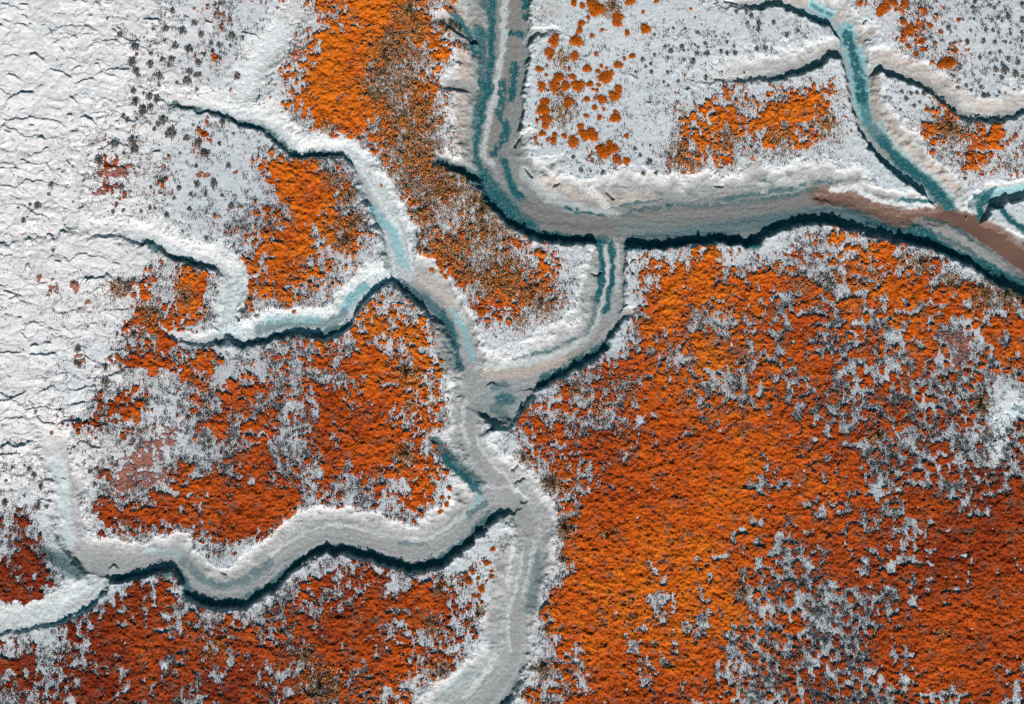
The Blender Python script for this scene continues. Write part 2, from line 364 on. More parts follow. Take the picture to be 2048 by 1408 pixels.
for kk, a in enumerate(ARCS):
    hgt = (0.05 + 0.05 * rng.random()) if kk < 80 else 0.02 + 0.045 * rng.random()
    run = 14 + 22 * rng.random()
    xs = [p[0] for p in a]; ys = [p[1] for p in a]
    m = run + 6
    j0 = np.searchsorted(gx1, min(xs) - m); j1 = np.searchsorted(gx1, max(xs) + m)
    i0 = np.searchsorted(gy1, min(ys) - m); i1 = np.searchsorted(gy1, max(ys) + m)
    if j1 <= j0 or i1 <= i0: continue
    sl = (slice(i0, i1), slice(j0, j1))
    X = GX[sl] + 2.5 * n_mid[sl] * 2; Y = GY[sl] + 3.0 * n_fine[sl] + 5 * n_mid[sl]
    yl = np.interp(X, xs, ys) if xs[0] <= xs[-1] else np.interp(X, xs[::-1], ys[::-1])
    endf = sstep(0, 1, np.clip((X - min(xs)) / 6, 0, 1)) * sstep(0, 1, np.clip((max(xs) - X) / 6, 0, 1))
    if abs(xs[-1] - xs[0]) < 14 and abs(ys[-1] - ys[0]) > 10: endf = sstep(-3, 2, X - min(xs)) * sstep(-3, 2, max(xs) - X)
    dyl = Y - yl
    lip[sl] = np.maximum(lip[sl], hgt * endf * np.where(dyl > 0, np.exp(-np.clip(dyl, 0, 99) / run * 2.2), sstep(-1.6, 0, dyl)))
z += lip
crs = np.abs(fbm(GX + 8 * n_mid, GY * 1.3, 30, 3, 58, .6)); cr2 = np.abs(fbm(GX, GY * 1.2, 62, 3, 59, .6))
saltm = sstep(430, 210, GX + .12 * (GY - 400)) * sstep(1120, 900, GY) * flat
z += saltm * (.018 * np.clip(crs / .16, 0, 1) ** .6 + .035 * np.clip(cr2 / .14, 0, 1) ** .6 + .05 * fbm(GX, GY, 34, 2, 38))
# dried salt plates, each tilted so that its north edge stands a little proud of the next
saltm = sstep(430, 210, GX + .12 * (GY - 400)) * sstep(1120, 900, GY) * flat
for c_, amp, sd in ((46, .10, 15), (27, .055, 16)):
    _, pid, pdy = worley(GX * .8 + 16 * n_mid + 5 * n_fine, GY * 1.25 + 16 * fbm(GX, GY, 44, 3, 57) * 1.5 + 4 * n_fine, c_, sd, True)
    z += saltm * amp * np.clip((pid - .32) / .68, 0, 1) ** 1.3 * np.clip(.15 - pdy, -.25, .9)

# explicit cracks and undercut notches along banks
CRACKS = [[(1029,290),(1036,279),(1044,268)],[(1213,382),(1222,390),(1228,397)],[(1108,370),(1120,366)],[(1186,547),(1195,551),(1201,544)],[(1268,518),(1258,527),(1266,547)],
 [(1432,370),(1446,371)],[(440,1147),(450,1151)],[(1052,336),(1064,352)],[(1732,40),(1727,46)],
 [(1024,940),(1036,932)],[(1030,966),(1048,957)],[(472,632),(478,641)],[(1450,1),(1475,5)]]
for c in CRACKS:
    d = polydist([(p[0], p[1]) for p in c], GX + 4 * n_fine, GY + 4 * n_fine, 3.0)
    z -= 0.16 * sstep(1.0, 0.35, d)

# ------------------------------------------------------------------ orange cover thresholds
fine0 = pn(GX / 5, GY / 5, 60)
wl_a, _ = worley(GX + 6 * n_mid, GY + 4 * n_fine, 13, 3)
wl_b, _ = worley(GX + 8 * n_mid, GY + 6 * n_fine, 25, 4)
patch = rank(0.52 * fbm(GX, GY, 62, 2, 61) + 1.3 * fbm(GX, GY * 1.1, 15, 4, 63, 0.9) + 0.34 * (0.55 - wl_a) + 0.30 * (0.55 - wl_b))
_b, _ = worley(GX + 5 * n_mid + 3 * fine0, GY + 5 * n_fine + 3 * fine0, 19, 5)
patch_b = rank(0.55 * fbm(GX, GY, 62, 2, 61) + 0.85 * fbm(GX, GY, 13, 3, 67, 0.9) + 0.95 * (0.55 - _b))
tus_m = sstep(1420, 1600, GX + .2 * (GY - 700)) * sstep(520, 640, GY) + .45 * sstep(700, 400, GX) * sstep(450, 700, GY)
patch = lerp(patch, patch_b, np.clip(tus_m, 0, 1))
thr = 1 - patch
dens = np.clip(O * (.90 + .20 * O * O), 0, 1.0)
bankcut = sstep(0.10, 0.035, depth)
v_or = dens * bankcut + (bankcut - 1) * 0.3 - thr
v_or = np.where(dens < 0.03, -0.5, v_or).astype(F)

# bare white spots and strips seen among the plants
BARE = [(1306,831,7,6,0),(1279,841,6,7,0),(1312,1140,10,4,.2),(1393,1116,8,7,0),(1445,1113,20,6,-.1),(1487,1060,9,5,.3),(1515,1086,7,8,0),(1323,1245,9,6,.3),(1349,1289,9,9,0),(1419,1223,9,5,.7),(1253,1270,9,4,.5),(1281,1282,7,6,0),(1292,1368,14,6,-.6),
 (1561,1068,14,7,-.6),(1668,1173,14,6,.6),(1929,1114,11,5,-.3),(1812,1359,13,7,0),(1850,1391,34,5,.2),(1894,1208,8,6,0),(1913,1180,12,7,-.4),(1870,1266,8,5,0),(1824,1309,6,10,.3),(1730,1122,10,9,-.5),(1781,1134,12,13,.3),(1859,1128,10,4,.5),(1690,1087,4,7,0),
 (637,487,20,6,-.45),(632,460,9,12,0),(322,1261,14,4,0),(248,1380,16,5,-.6),(912,1296,26,7,-.5),(769,1387,8,16,.35),(827,1367,5,14,.2),(1561,592,20,6,-.1),(1686,584,14,16,0),(1783,674,18,18,.6),(854,892,5,22,0),(630,826,9,18,.2),(902,976,17,26,.2),(900,768,9,34,-.15),
 (1290,800,6,5,0),(1500,1190,9,6,.4),(1630,880,7,5,0),(1755,845,9,4,0),(1716,877,7,4,0),(1865,882,5,5,0),(1950,875,18,10,0),(1760,970,9,16,.4),(1645,1020,7,12,.5),(1610,945,6,5,0),(985,1180,8,20,.3),(945,1225,6,18,.2),(640,945,10,14,0),(585,1140,10,6,0),(755,1140,16,7,.3),(790,1176,12,16,.5),(370,1200,16,6,.8),(350,1185,8,8,0),(330,1330,12,10,-.3)]
bare = np.zeros((NY, NX), F)
for (x, y, a, b, r) in BARE:
    j0, j1 = np.searchsorted(gx1, [x - 60, x + 60]); i0, i1 = np.searchsorted(gy1, [y - 60, y + 60])
    sl = (slice(i0, i1), slice(j0, j1))
    X = GX[sl] + 5 * n_fine[sl] * 1.5 + 6 * n_mid[sl]; Y = GY[sl] + 7 * n_fine[sl]
    u = (X - x) * math.cos(r) + (Y - y) * math.sin(r); w = -(X - x) * math.sin(r) + (Y - y) * math.cos(r)
    bare[sl] = np.maximum(bare[sl], np.clip(1.15 - np.sqrt((u / a) ** 2 + (w / b) ** 2), 0, 1))
v_or = (v_or - 1.1 * bare).astype(F)

# pinkish red low cover
PINK = [(285,925,62,36,-.6),(330,880,34,20,-.6),(250,968,40,30,-.3),(300,960,34,18,-.3),(1915,680,34,26,.2),(1925,712,26,22,0),(1890,668,24,14,0),(205,380,26,10,-.1),(245,345,30,14,-.2),(215,350,22,8,0),(160,715,16,10,.5),(105,580,12,22,.2),(78,560,5,12,.2),(150,572,12,16,-.5),(170,610,16,6,-.6),(255,340,26,10,0),(405,350,18,8,0),(590,115,18,14,0),(840,215,26,22,0),(850,345,40,22,0),(870,370,40,24,0)]
pk = np.zeros((NY, NX), F)
for (x, y, a, b, r) in PINK:
    u = (GX - x) * math.cos(r) + (GY - y) * math.sin(r); w = -(GX - x) * math.sin(r) + (GY - y) * math.cos(r)
    pk = np.maximum(pk, np.clip(1.25 - np.sqrt((u / a) ** 2 + (w / b) ** 2), 0, 1))
v_pk = (np.clip(pk * 1.1, 0, .9) * bankcut - rank(fbm(GX, GY, 16, 3, 71, 0.8)) - 0.06).astype(F)
big_pk = np.zeros((NY, NX), F)
for (x, y, a, b, r) in PINK[:7]:
    u = (GX - x) * math.cos(r) + (GY - y) * math.sin(r); w = -(GX - x) * math.sin(r) + (GY - y) * math.cos(r)
    big_pk = np.maximum(big_pk, np.clip(1.25 - np.sqrt((u / a) ** 2 + (w / b) ** 2), 0, 1))
v_or = v_or - 0.7 * big_pk

# ------------------------------------------------------------------ ground colour (salt, mud and algae, with bank shade painted in)
def C3(r, g, b): return np.array([r, g, b], F)
def mix(col, c2, m): return col + (c2 - col) * m[..., None]
warm = C3(.80, .755, .755); cool = C3(.60, .64, .675); pinkish = C3(.72, .62, .575)
left_m = sstep(520, 120, GX + 0.25 * (GY - 500)) * sstep(1150, 900, GY)
col = mix(np.broadcast_to(cool, (NY, NX, 3)).copy(), warm, np.clip(0.30 + 0.75 * left_m + 0.9 * n_big, 0, 1))
col = mix(col, C3(.44, .52, .56), left_m * np.clip(sstep(.035, .0, crs) * .5 + sstep(.03, 0, cr2) * .5, 0, 1) * np.clip(.5 + 2.5 * n_big, 0, 1))
col = mix(col, C3(.50, .56, .60), sstep(0.15, 0.75, SC) * (1 - left_m) * np.clip(.5 + 1.6 * n_mid, 0, 1) * .7)
col = mix(col, C3(.80, .86, .88), sstep(.1, .3, n_mid) * 0.35 * left_m)
# mauve litter lying under the scrub
litter = sstep(.2, .7, SC) * sstep(.10, .35, O) * (depth < .05) * (1 - bare) * np.clip(.75 + 2.2 * fbm(GX, GY, 22, 3, 95, .8), 0, 1)
col = mix(col, C3(.37, .36, .39), litter * .6)
# bank slopes: pale pinkish silt at the top
col = mix(col, C3(.74, .69, .66), sstep(0.01, 0.08, depth) * np.clip(.7 + n_mid, 0, 1) * .8)
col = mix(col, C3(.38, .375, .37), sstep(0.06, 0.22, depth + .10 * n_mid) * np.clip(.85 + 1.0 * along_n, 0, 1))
beds = {'mud': C3(.235, .23, .22), 'teal': C3(.36, .50, .52), 'grey': C3(.42, .42, .41), 'light': C3(.37, .37, .37), 'teal2': C3(.27, .31, .31), 'pale': C3(.66, .70, .715)}
for kk, c in beds.items():
    col = mix(col, c, bedw[kk] * np.clip(inbed if kk != 'pale' else sstep(.03, .2, depth), 0, 1) * np.clip(0.85 + 0.5 * along_n, 0, 1))
streak = np.clip(along_n * 1.6, -1, 1)
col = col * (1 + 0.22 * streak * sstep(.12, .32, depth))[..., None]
# dark teal shade painted onto the mud of the steep cut banks
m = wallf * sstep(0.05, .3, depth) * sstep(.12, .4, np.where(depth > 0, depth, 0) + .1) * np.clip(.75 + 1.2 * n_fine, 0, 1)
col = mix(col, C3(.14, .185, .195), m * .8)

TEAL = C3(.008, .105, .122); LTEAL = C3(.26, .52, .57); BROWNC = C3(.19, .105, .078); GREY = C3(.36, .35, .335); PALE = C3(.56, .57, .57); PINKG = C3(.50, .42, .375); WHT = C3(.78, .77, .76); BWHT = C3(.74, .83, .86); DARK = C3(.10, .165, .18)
tn = fbm(GX, GY, 13, 3, 81, 0.75)
tn2 = pn(cross_c / 6, along_c / 26, 84) + .5 * pn(GX / 4, GY / 4, 85)
gr = pn(GX / 2.9, GY / 2.9, 93) + .6 * pn(GX / 5.5, GY / 5.5, 94)
mudm = np.clip(inbed, 0, 1) * np.clip(bedw['mud'] + .5 * bedw['light'], 0, 1)
col = mix(col, C3(.12, .205, .22), mudm * sstep(.05, .45, gr) * .6)
col = mix(col, C3(.46, .41, .375), mudm * sstep(.05, .45, -gr) * .5)
# stroke: colour, half width, strength, break-up 0..1, points; some DARK and TEAL ones paint bank shade
STROKES = [
 (PINKG,22,.8,.3,[(900,20),(930,60),(935,120),(930,200),(932,290)]),
 (GREY,26,.75,.35,[(958,20),(962,120),(958,180),(950,260),(944,320)]),
 (GREY,12,.8,.3,[(880,44),(930,62),(965,84)]),(GREY,14,.8,.3,[(905,172),(940,180),(975,186)]),
 (TEAL,9,.85,.45,[(990,-40),(985,30),(982,90),(980,160),(968,215),(955,262),(952,322),(968,345)]),
 (TEAL,10,.7,.55,[(958,166),(980,178)]),(TEAL,14,.7,.6,[(970,10),(985,20)]),(TEAL,12,.6,.5,[(945,60),(975,76)]),
 (PALE,8,.85,.25,[(1012,-40),(1008,60),(1000,130),(990,200),(976,250),(968,310),(985,330)]),
 (C3(.26,.235,.215),16,.8,.25,[(1030,-40),(1032,60),(1024,120),(1008,200),(992,265),(985,310)]),
 (TEAL,9,.95,.62,[(1052,-40),(1050,32)]),(TEAL,9,.95,.5,[(1020,66),(1042,68)]),(TEAL,12,.95,.6,[(1030,130),(1026,180),(1022,196)]),(TEAL,10,.8,.65,[(1005,170),(1000,230),(1016,260),(985,312)]),
 (DARK,14,.75,.3,[(870,322),(905,338),(945,348)]),
 (TEAL,10,.9,.5,[(1008,322),(1015,348),(1028,385),(1050,405)]),(TEAL,16,.8,.45,[(965,345),(985,375),(1010,400),(1035,425),(1065,450)]),
 (TEAL,12,.9,.35,[(968,395),(1000,422),(1040,452),(1090,470),(1150,478),(1205,484)]),
 (PALE,16,.6,.4,[(1050,345),(1090,385),(1140,410),(1180,425),(1230,432)]),(PINKG,14,.6,.4,[(1090,360),(1150,388),(1220,402),(1300,392)]),
 (TEAL,5,.9,.6,[(1130,415),(1160,425),(1200,430),(1228,443)]),(TEAL,5,.9,.45,[(1247,432),(1262,424),(1300,418),(1322,416)]),(TEAL,5,.7,.6,[(1240,412),(1280,404),(1320,398)]),(TEAL,7,.9,.6,[(1335,412),(1345,414)]),
 (TEAL,6,.85,.62,[(1360,412),(1400,412),(1450,410),(1500,405),(1540,398),(1580,390),(1640,378)]),(TEAL,5,.6,.7,[(1430,400),(1520,388),(1600,372),(1680,362)]),(TEAL,10,.4,.6,[(1520,358),(1540,372)]),
 (C3(.21,.20,.19),24,.8,.2,[(1060,415),(1120,445),(1200,452),(1240,450),(1300,436),(1400,432),(1500,424),(1580,410),(1650,396)]),
 (C3(.20,.23,.23),18,.6,.3,[(1240,455),(1340,458),(1460,450),(1540,440)]),
 (TEAL,9,.75,.4,[(1256,500),(1262,488),(1290,480),(1335,480)]),
 (TEAL,18,.45,.55,[(1600,430),(1700,424)]),
 (BROWNC,24,.85,.15,[(1640,392),(1690,392),(1740,414),(1800,434),(1850,428),(1900,430),(1945,446),(1992,474),(2040,510),(2140,580)]),
 (PALE,7,.8,.2,[(1665,378),(1710,374),(1745,396),(1800,410),(1870,412)]),(TEAL,6,.8,.55,[(1800,400),(1870,404),(1882,385)]),(PALE,6,.9,.1,[(1905,398),(1925,415),(1945,424)]),
 (GREY,18,.7,.35,[(1840,450),(1900,470),(1960,510),(2030,560)]),(TEAL,10,.9,.35,[(1820,462),(1860,476),(1920,512),(1980,550),(2060,600)]),(TEAL,9,.8,.5,[(1830,450),(1850,462),(1868,470)]),(TEAL,5,.6,.5,[(1850,438),(1900,445),(1945,480)]),(TEAL,7,.6,.6,[(1880,470),(1940,500),(2000,545)]),
 (TEAL,13,.9,.4,[(1958,412),(1975,395)]),(TEAL,10,.9,.35,[(1960,410),(1960,432)]),(LTEAL,9,.6,.4,[(1985,388),(2020,382),(2070,375)]),(TEAL,6,.8,.4,[(1945,395),(1985,380)]),(TEAL,9,.9,.5,[(1990,415),(2010,435),(2048,468),(2090,500)]),
 (PINKG,12,.7,.3,[(1560,-6),(1620,10),(1680,36),(1715,60)]),(LTEAL,12,.85,.45,[(1625,12),(1660,30)]),(TEAL,6,.6,.6,[(1625,12),(1660,30)]),
 (LTEAL,20,.95,.2,[(1695,62),(1704,100),(1716,140),(1722,190),(1734,236)]),(TEAL,14,.8,.62,[(1695,64),(1703,105),(1716,145),(1725,195)]),
 (TEAL,14,.6,.5,[(1722,190),(1738,245),(1765,285),(1795,320)]),(TEAL,15,.9,.25,[(1762,282),(1795,318),(1830,346),(1864,372),(1886,395),(1902,414)]),
 (C3(.40,.34,.30),12,.75,.35,[(1746,150),(1750,200),(1752,236)]),(PINKG,12,.7,.3,[(1770,230),(1790,270),(1830,310),(1880,350),(1915,385)]),(C3(.40,.34,.30),8,.7,.3,[(1716,86),(1740,66)]),
 (GREY,9,.6,.3,[(1692,160),(1700,210),(1718,250),(1745,290),(1775,315)]),
 (GREY,12,.6,.3,[(1560,140),(1620,124),(1670,100)]),(GREY,10,.6,.3,[(1770,125),(1820,148),(1880,178),(1905,205)]),(PINKG,12,.6,.3,[(1760,112),(1840,140),(1900,180),(1960,215),(2060,205)]),
 (TEAL,8,.9,.4,[(1200,484),(1204,530),(1203,570),(1195,600)]),(PALE,5,1,.05,[(1209,490),(1213,520),(1214,560),(1206,600),(1196,640)]),(TEAL,8,.9,.35,[(1222,488),(1226,520),(1224,560),(1216,590),(1210,620)]),(PALE,6,.6,.2,[(1238,490),(1232,530),(1236,580)]),
 (TEAL,9,.5,.6,[(1190,600),(1188,640),(1175,668)]),(PALE,8,.9,.1,[(1198,640),(1180,675),(1140,700),(1080,722),(1010,733),(955,735)]),(TEAL,5,.6,.65,[(1150,680),(1090,704),(1030,715)]),
 (PINKG,14,.8,.2,[(1150,710),(1110,726),(1060,745),(1000,750),(975,748)]),(C3(.30,.28,.265),12,.6,.3,[(1210,640),(1180,690),(1140,712)]),
 (TEAL,17,.75,.55,[(1000,800),(1018,796)]),(TEAL,9,.6,.5,[(985,775),(1010,770)]),(DARK,12,.7,.4,[(985,815),(1015,838)]),(DARK,8,.7,.4,[(968,868),(985,858)]),
 (LTEAL,11,.7,.4,[(745,420),(785,460),(800,510),(815,545)]),(PALE,10,.6,.3,[(735,330),(755,370),(785,420)]),
 (TEAL,9,.75,.4,[(700,600),(716,585),(730,570)]),(LTEAL,12,.7,.4,[(690,615),(730,575)]),(TEAL,13,.55,.5,[(520,656),(560,648),(620,645),(660,648),(690,625)]),(BWHT,9,.9,.2,[(440,662),(490,664)]),(LTEAL,10,.4,.4,[(540,640),(640,640)]),
 (PALE,12,.7,.2,[(800,545),(850,560),(900,600),(925,640)]),(PINKG,16,.55,.3,[(840,552),(890,590),(910,620)]),
 (DARK,13,.65,.35,[(878,640),(895,690),(912,735)]),(GREY,14,.7,.3,[(868,650),(882,700),(900,745),(905,800)]),(TEAL,8,.75,.45,[(885,625),(905,660),(915,700),(922,735)]),  # shade of the west bank painted into its slope
 (LTEAL,8,.6,.4,[(905,620),(930,670),(945,720)]),(GREY,13,.75,.25,[(940,780),(935,840),(945,890),(975,935),(1010,975),(1045,1020),(1062,1080),(1048,1160),(1030,1240),(1028,1310)]),
 (PALE,5,.9,.15,[(932,800),(925,850),(935,890)]),(PALE,4,.9,.1,[(952,870),(958,895),(985,925),(1020,965),(1060,1005)]),(PALE,5,.8,.2,[(1046,1100),(1035,1160),(1015,1230),(1018,1300)]),(PALE,5,.8,.2,[(1068,1080),(1062,1130),(1045,1190)]),
 (DARK,16,.85,.4,[(872,885),(895,910),(925,940),(955,965)]),(TEAL,9,.8,.45,[(890,915),(925,950),(960,985)]),(GREY,14,.6,.3,[(915,985),(925,1010),(900,1040)]),(LTEAL,8,.6,.5,[(960,1000),(930,1035)]),  # the dark stroke paints the shading of the west bank
 (DARK,14,.6,.4,[(1080,1110),(1072,1170),(1058,1215)]),(GREY,12,.6,.4,[(1085,1090),(1092,1130)]),(GREY,18,.6,.4,[(1010,1080),(1000,1150),(985,1230)]),
 (PALE,8,.8,.3,[(990,1305),(970,1350),(930,1390)]),(LTEAL,12,.15,.6,[(960,1330),(900,1380)]),
 (GREY,16,.5,.3,[(200,1110),(280,1100),(360,1108),(405,1140),(450,1160),(500,1140),(560,1095),(640,1052),(720,1058),(800,1074),(860,1070),(920,1035)]),
 (TEAL,12,.5,.55,[(370,1120),(395,1150),(430,1172),(490,1165),(540,1125)]),(TEAL,9,.45,.55,[(800,1085),(850,1085)]),(PALE,6,.7,.2,[(540,1110),(600,1070),(660,1048),(730,1058),(800,1076),(850,1080),(910,1045),(965,1005)]),
 (LTEAL,12,.25,.5,[(300,1100),(360,1110)]),(TEAL,8,.6,.5,[(940,1030),(970,1005)]),
 (BWHT,18,.5,.2,[(110,920),(128,970),(132,1030),(140,1080)]),(C3(.58,.58,.57),6,.6,.3,[(150,990),(156,1040)]),(DARK,18,.85,.45,[(95,1105),(125,1118),(150,1140)]),(DARK,12,.8,.4,[(140,1130),(165,1150)]),
 (WHT,14,.5,.2,[(142,340),(146,400),(150,440)]),(C3(.80,.81,.82),20,.8,.2,[(560,60),(520,110),(490,180)]),(WHT,14,.8,.2,[(400,200),(490,212),(560,240),(610,285),(680,290)]),(WHT,16,.9,.2,[(170,435),(270,445),(350,480),(430,505),(475,540)]),
 (BWHT,20,.7,.15,[(2090,805),(2030,815),(2000,850),(1992,900)]),(TEAL,9,.5,.6,[(2030,816),(2060,820)]),
 (TEAL,14,.85,.5,[(1262,492),(1340,486),(1430,470),(1510,490)]),(TEAL,12,.8,.5,[(1525,452),(1590,436),(1660,428),(1725,440),(1800,464),(1880,492),(1960,528),(2060,575)]),  # shade painted in teal along the foot of the south bank
 (DARK,16,.8,.4,[(1270,478),(1350,470),(1440,458),(1540,440),(1640,424),(1720,432)]),(TEAL,12,.75,.55,[(880,336),(930,345),(960,372),(1000,412),(1050,452),(1100,472)]),  # painted bank shade, dark and teal, under the south crest
 (TEAL,11,.75,.55,[(1214,690),(1160,716),(1128,738),(1080,764)]),(TEAL,10,.7,.55,[(800,566),(850,598),(885,632),(912,690)]),  # teal shade painted below the south banks of the middle creeks
 (TEAL,10,.7,.55,[(240,1158),(310,1146),(355,1140),(378,1180),(420,1206),(475,1206),(530,1178),(580,1134),(640,1100),(700,1098),(760,1116),(820,1136),(870,1126),(930,1084),(980,1030)]),  # teal shade painted along the lower creek's south bank
 (TEAL,8,.7,.55,[(350,212),(420,226),(478,248),(530,256),(570,292),(600,316),(650,308),(694,314)]),(TEAL,8,.7,.55,[(290,486),(340,512),(380,528),(430,536)]),(TEAL,9,.7,.55,[(440,684),(490,692),(560,672),(640,672),(690,652)]),  # teal shade painted under the south banks of the left creeks
 (TEAL,9,.8,.5,[(900,24),(940,70),(952,110)]),(TEAL,12,.7,.5,[(960,60),(965,130),(962,200),(950,250)]),
 (GREY,24,.5,.4,[(1500,320),(1505,350)]),(WHT,10,.5,.4,[(1210,410),(1180,380)]),(C3(.55,.50,.47),18,.6,.4,[(1085,30),(1110,25)]),
 (GREY,12,.6,.3,[(885,825),(890,850)]),(WHT,16,.8,.3,[(898,760),(890,800)]),(WHT,14,.8,.2,[(897,985),(895,1010)]),
]
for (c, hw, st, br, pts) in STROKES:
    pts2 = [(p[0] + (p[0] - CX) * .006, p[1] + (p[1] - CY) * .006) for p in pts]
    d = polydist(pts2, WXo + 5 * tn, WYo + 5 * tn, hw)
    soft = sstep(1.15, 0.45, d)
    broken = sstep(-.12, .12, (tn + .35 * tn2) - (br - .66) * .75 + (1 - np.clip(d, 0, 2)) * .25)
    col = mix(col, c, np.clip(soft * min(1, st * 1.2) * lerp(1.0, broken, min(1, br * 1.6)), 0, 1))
# wet grains and pits
speck = sstep(.16, .40, pn(GX / 3.3, GY / 3.0, 92) + .35 * n_mid + .25 * n_big)
col = mix(col, C3(.20, .26, .275), speck * (.25 + .45 * sstep(.02, .3, depth) + .25 * np.clip(SC, 0, 1)) * (1 - .6 * left_m))
# grain
col = col * (1 + 0.16 * n_fine + 0.12 * pn(GX / 3.1, GY / 3.1, 91))[..., None]
col = np.clip(col, 0.01, 0.92)
wet = np.clip(inbed * (bedw['mud'] + .6 * bedw['teal']), 0, 1)

# ------------------------------------------------------------------ mesh helpers
def make_mesh(name, co, quads=None, tris=None, colors=None, attrs=None, smooth=True):
    me = bpy.data.meshes.new(name)
    nv = len(co)
    nq = 0 if quads is None else len(quads); nt = 0 if tris is None else len(tris)
    me.vertices.add(nv); me.vertices.foreach_set("co", np.ascontiguousarray(co, F).ravel())
    parts = []
    if nq: parts.append(np.asarray(quads, np.int32).ravel())
    if nt: parts.append(np.asarray(tris, np.int32).ravel())
    li = np.concatenate(parts)
    me.loops.add(len(li)); me.loops.foreach_set("vertex_index", li)
    starts = np.concatenate([np.arange(nq) * 4, nq * 4 + np.arange(nt) * 3]).astype(np.int32)
    me.polygons.add(nq + nt); me.polygons.foreach_set("loop_start", starts)
    me.polygons.foreach_set("use_smooth", np.full(nq + nt, smooth, bool))
    if colors is not None:
        a = me.attributes.new("Col", 'FLOAT_COLOR', 'POINT')
        c4 = np.ones((nv, 4), F); c4[:, :3] = colors
        a.data.foreach_set("color", c4.ravel())
    for k, val in (attrs or {}).items():
        a = me.attributes.new(k, 'FLOAT', 'POINT'); a.data.foreach_set("value", np.ascontiguousarray(val, F).ravel())
    me.update(calc_edges=True)
    return me

def link(name, me, mat, parent=None):
    o = bpy.data.objects.new(name, me)
    scene.collection.objects.link(o)
    if mat and not me.materials: me.materials.append(mat)
    if parent: o.parent = parent
    return o

def tag(o, label=None, cat=None, group=None, kind=None):
    if label: o["label"] = label
    if cat: o["category"] = cat
    if group: o["group"] = group
    if kind: o["kind"] = kind
    return o

# ------------------------------------------------------------------ materials
def attr_material(name, rough=0.9, noise_scale=18.0, noise_amt=0.25, bump=0.0, bump_scale=40, spec=0.2, translucent=0.0, wet=False):
    m = bpy.data.materials.new(name); m.use_nodes = True
    nt = m.node_tree; N = nt.nodes; Lk = nt.links
    b = N["Principled BSDF"]
    b.inputs["Specular IOR Level"].default_value = spec
    b.inputs["Roughness"].default_value = rough
    at = N.new("ShaderNodeAttribute"); at.attribute_name = "Col"
    tc = N.new("ShaderNodeTexCoord")
    no = N.new("ShaderNodeTexNoise"); no.inputs["Scale"].default_value = noise_scale; no.inputs["Detail"].default_value = 4; no.inputs["Roughness"].default_value = .65
    Lk.new(tc.outputs["Object"], no.inputs["Vector"])
    mr = N.new("ShaderNodeMapRange"); mr.inputs["From Min"].default_value = .25; mr.inputs["From Max"].default_value = .75
    mr.inputs["To Min"].default_value = 1 - noise_amt; mr.inputs["To Max"].default_value = 1 + noise_amt * .7
    Lk.new(no.outputs["Fac"], mr.inputs["Value"])
    mx = N.new("ShaderNodeMix"); mx.data_type = 'RGBA'; mx.blend_type = 'MULTIPLY'; mx.inputs["Factor"].default_value = 1
    Lk.new(at.outputs["Color"], mx.inputs[6]); Lk.new(mr.outputs[0], mx.inputs[7])
    Lk.new(mx.outputs[2], b.inputs["Base Color"])
    if wet:
        aw = N.new("ShaderNodeAttribute"); aw.attribute_name = "wet"
        m2 = N.new("ShaderNodeMapRange"); m2.inputs["To Min"].default_value = rough; m2.inputs["To Max"].default_value = 0.5
        Lk.new(aw.outputs["Fac"], m2.inputs["Value"]); Lk.new(m2.outputs[0], b.inputs["Roughness"])
    if bump:
        n2 = N.new("ShaderNodeTexNoise"); n2.inputs["Scale"].default_value = bump_scale; n2.inputs["Detail"].default_value = 3
        Lk.new(tc.outputs["Object"], n2.inputs["Vector"])
        bp = N.new("ShaderNodeBump"); bp.inputs["Strength"].default_value = bump; bp.inputs["Distance"].default_value = .03
        Lk.new(n2.outputs["Fac"], bp.inputs["Height"]); Lk.new(bp.outputs[0], b.inputs["Normal"])
    return m

M_ground = attr_material("salt_and_mud", .92, 9, .16, .5, 26, .15, wet=True)
M_orange = attr_material("orange_samphire", .85, 14, .22, .35, 40, .15)
M_leaf = attr_material("plant_leaves", .8, 25, .2, 0, 0, .2)

# ------------------------------------------------------------------ ground sheet
co = np.stack([wx(GX), wy(GY), z], -1).reshape(-1, 3)
idx = np.arange(NY * NX, dtype=np.int32).reshape(NY, NX)
quads = np.stack([idx[1:, :-1], idx[1:, 1:], idx[:-1, 1:], idx[:-1, :-1]], -1).reshape(-1, 4)
loop = np.concatenate([idx[0, :-1], idx[:-1, -1], idx[-1, :0:-1], idx[:0:-1, 0]])          # outline, clockwise in the picture
ring = co[loop]
far1 = ring * np.array([1.18, 1.18, 0.0]); far2 = ring * np.array([14, 14, 0.0])
n0 = len(co); n1 = len(loop)
a = loop; b = n0 + np.arange(n1); c = n0 + n1 + np.arange(n1)
rq = np.concatenate([np.stack([a, np.roll(a, -1), np.roll(b, -1), b], -1), np.stack([b, np.roll(b, -1), np.roll(c, -1), c], -1)])
allco = np.concatenate([co, far1, far2])
gc = col.reshape(-1, 3)
allcol = np.concatenate([gc, gc[loop] * .5 + .3, np.broadcast_to(C3(.6, .6, .6), (n1, 3))])
allwet = np.concatenate([wet.ravel(), np.zeros(2 * n1, F)])
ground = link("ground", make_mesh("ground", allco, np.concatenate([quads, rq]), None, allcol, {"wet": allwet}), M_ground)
tag(ground, kind="structure")

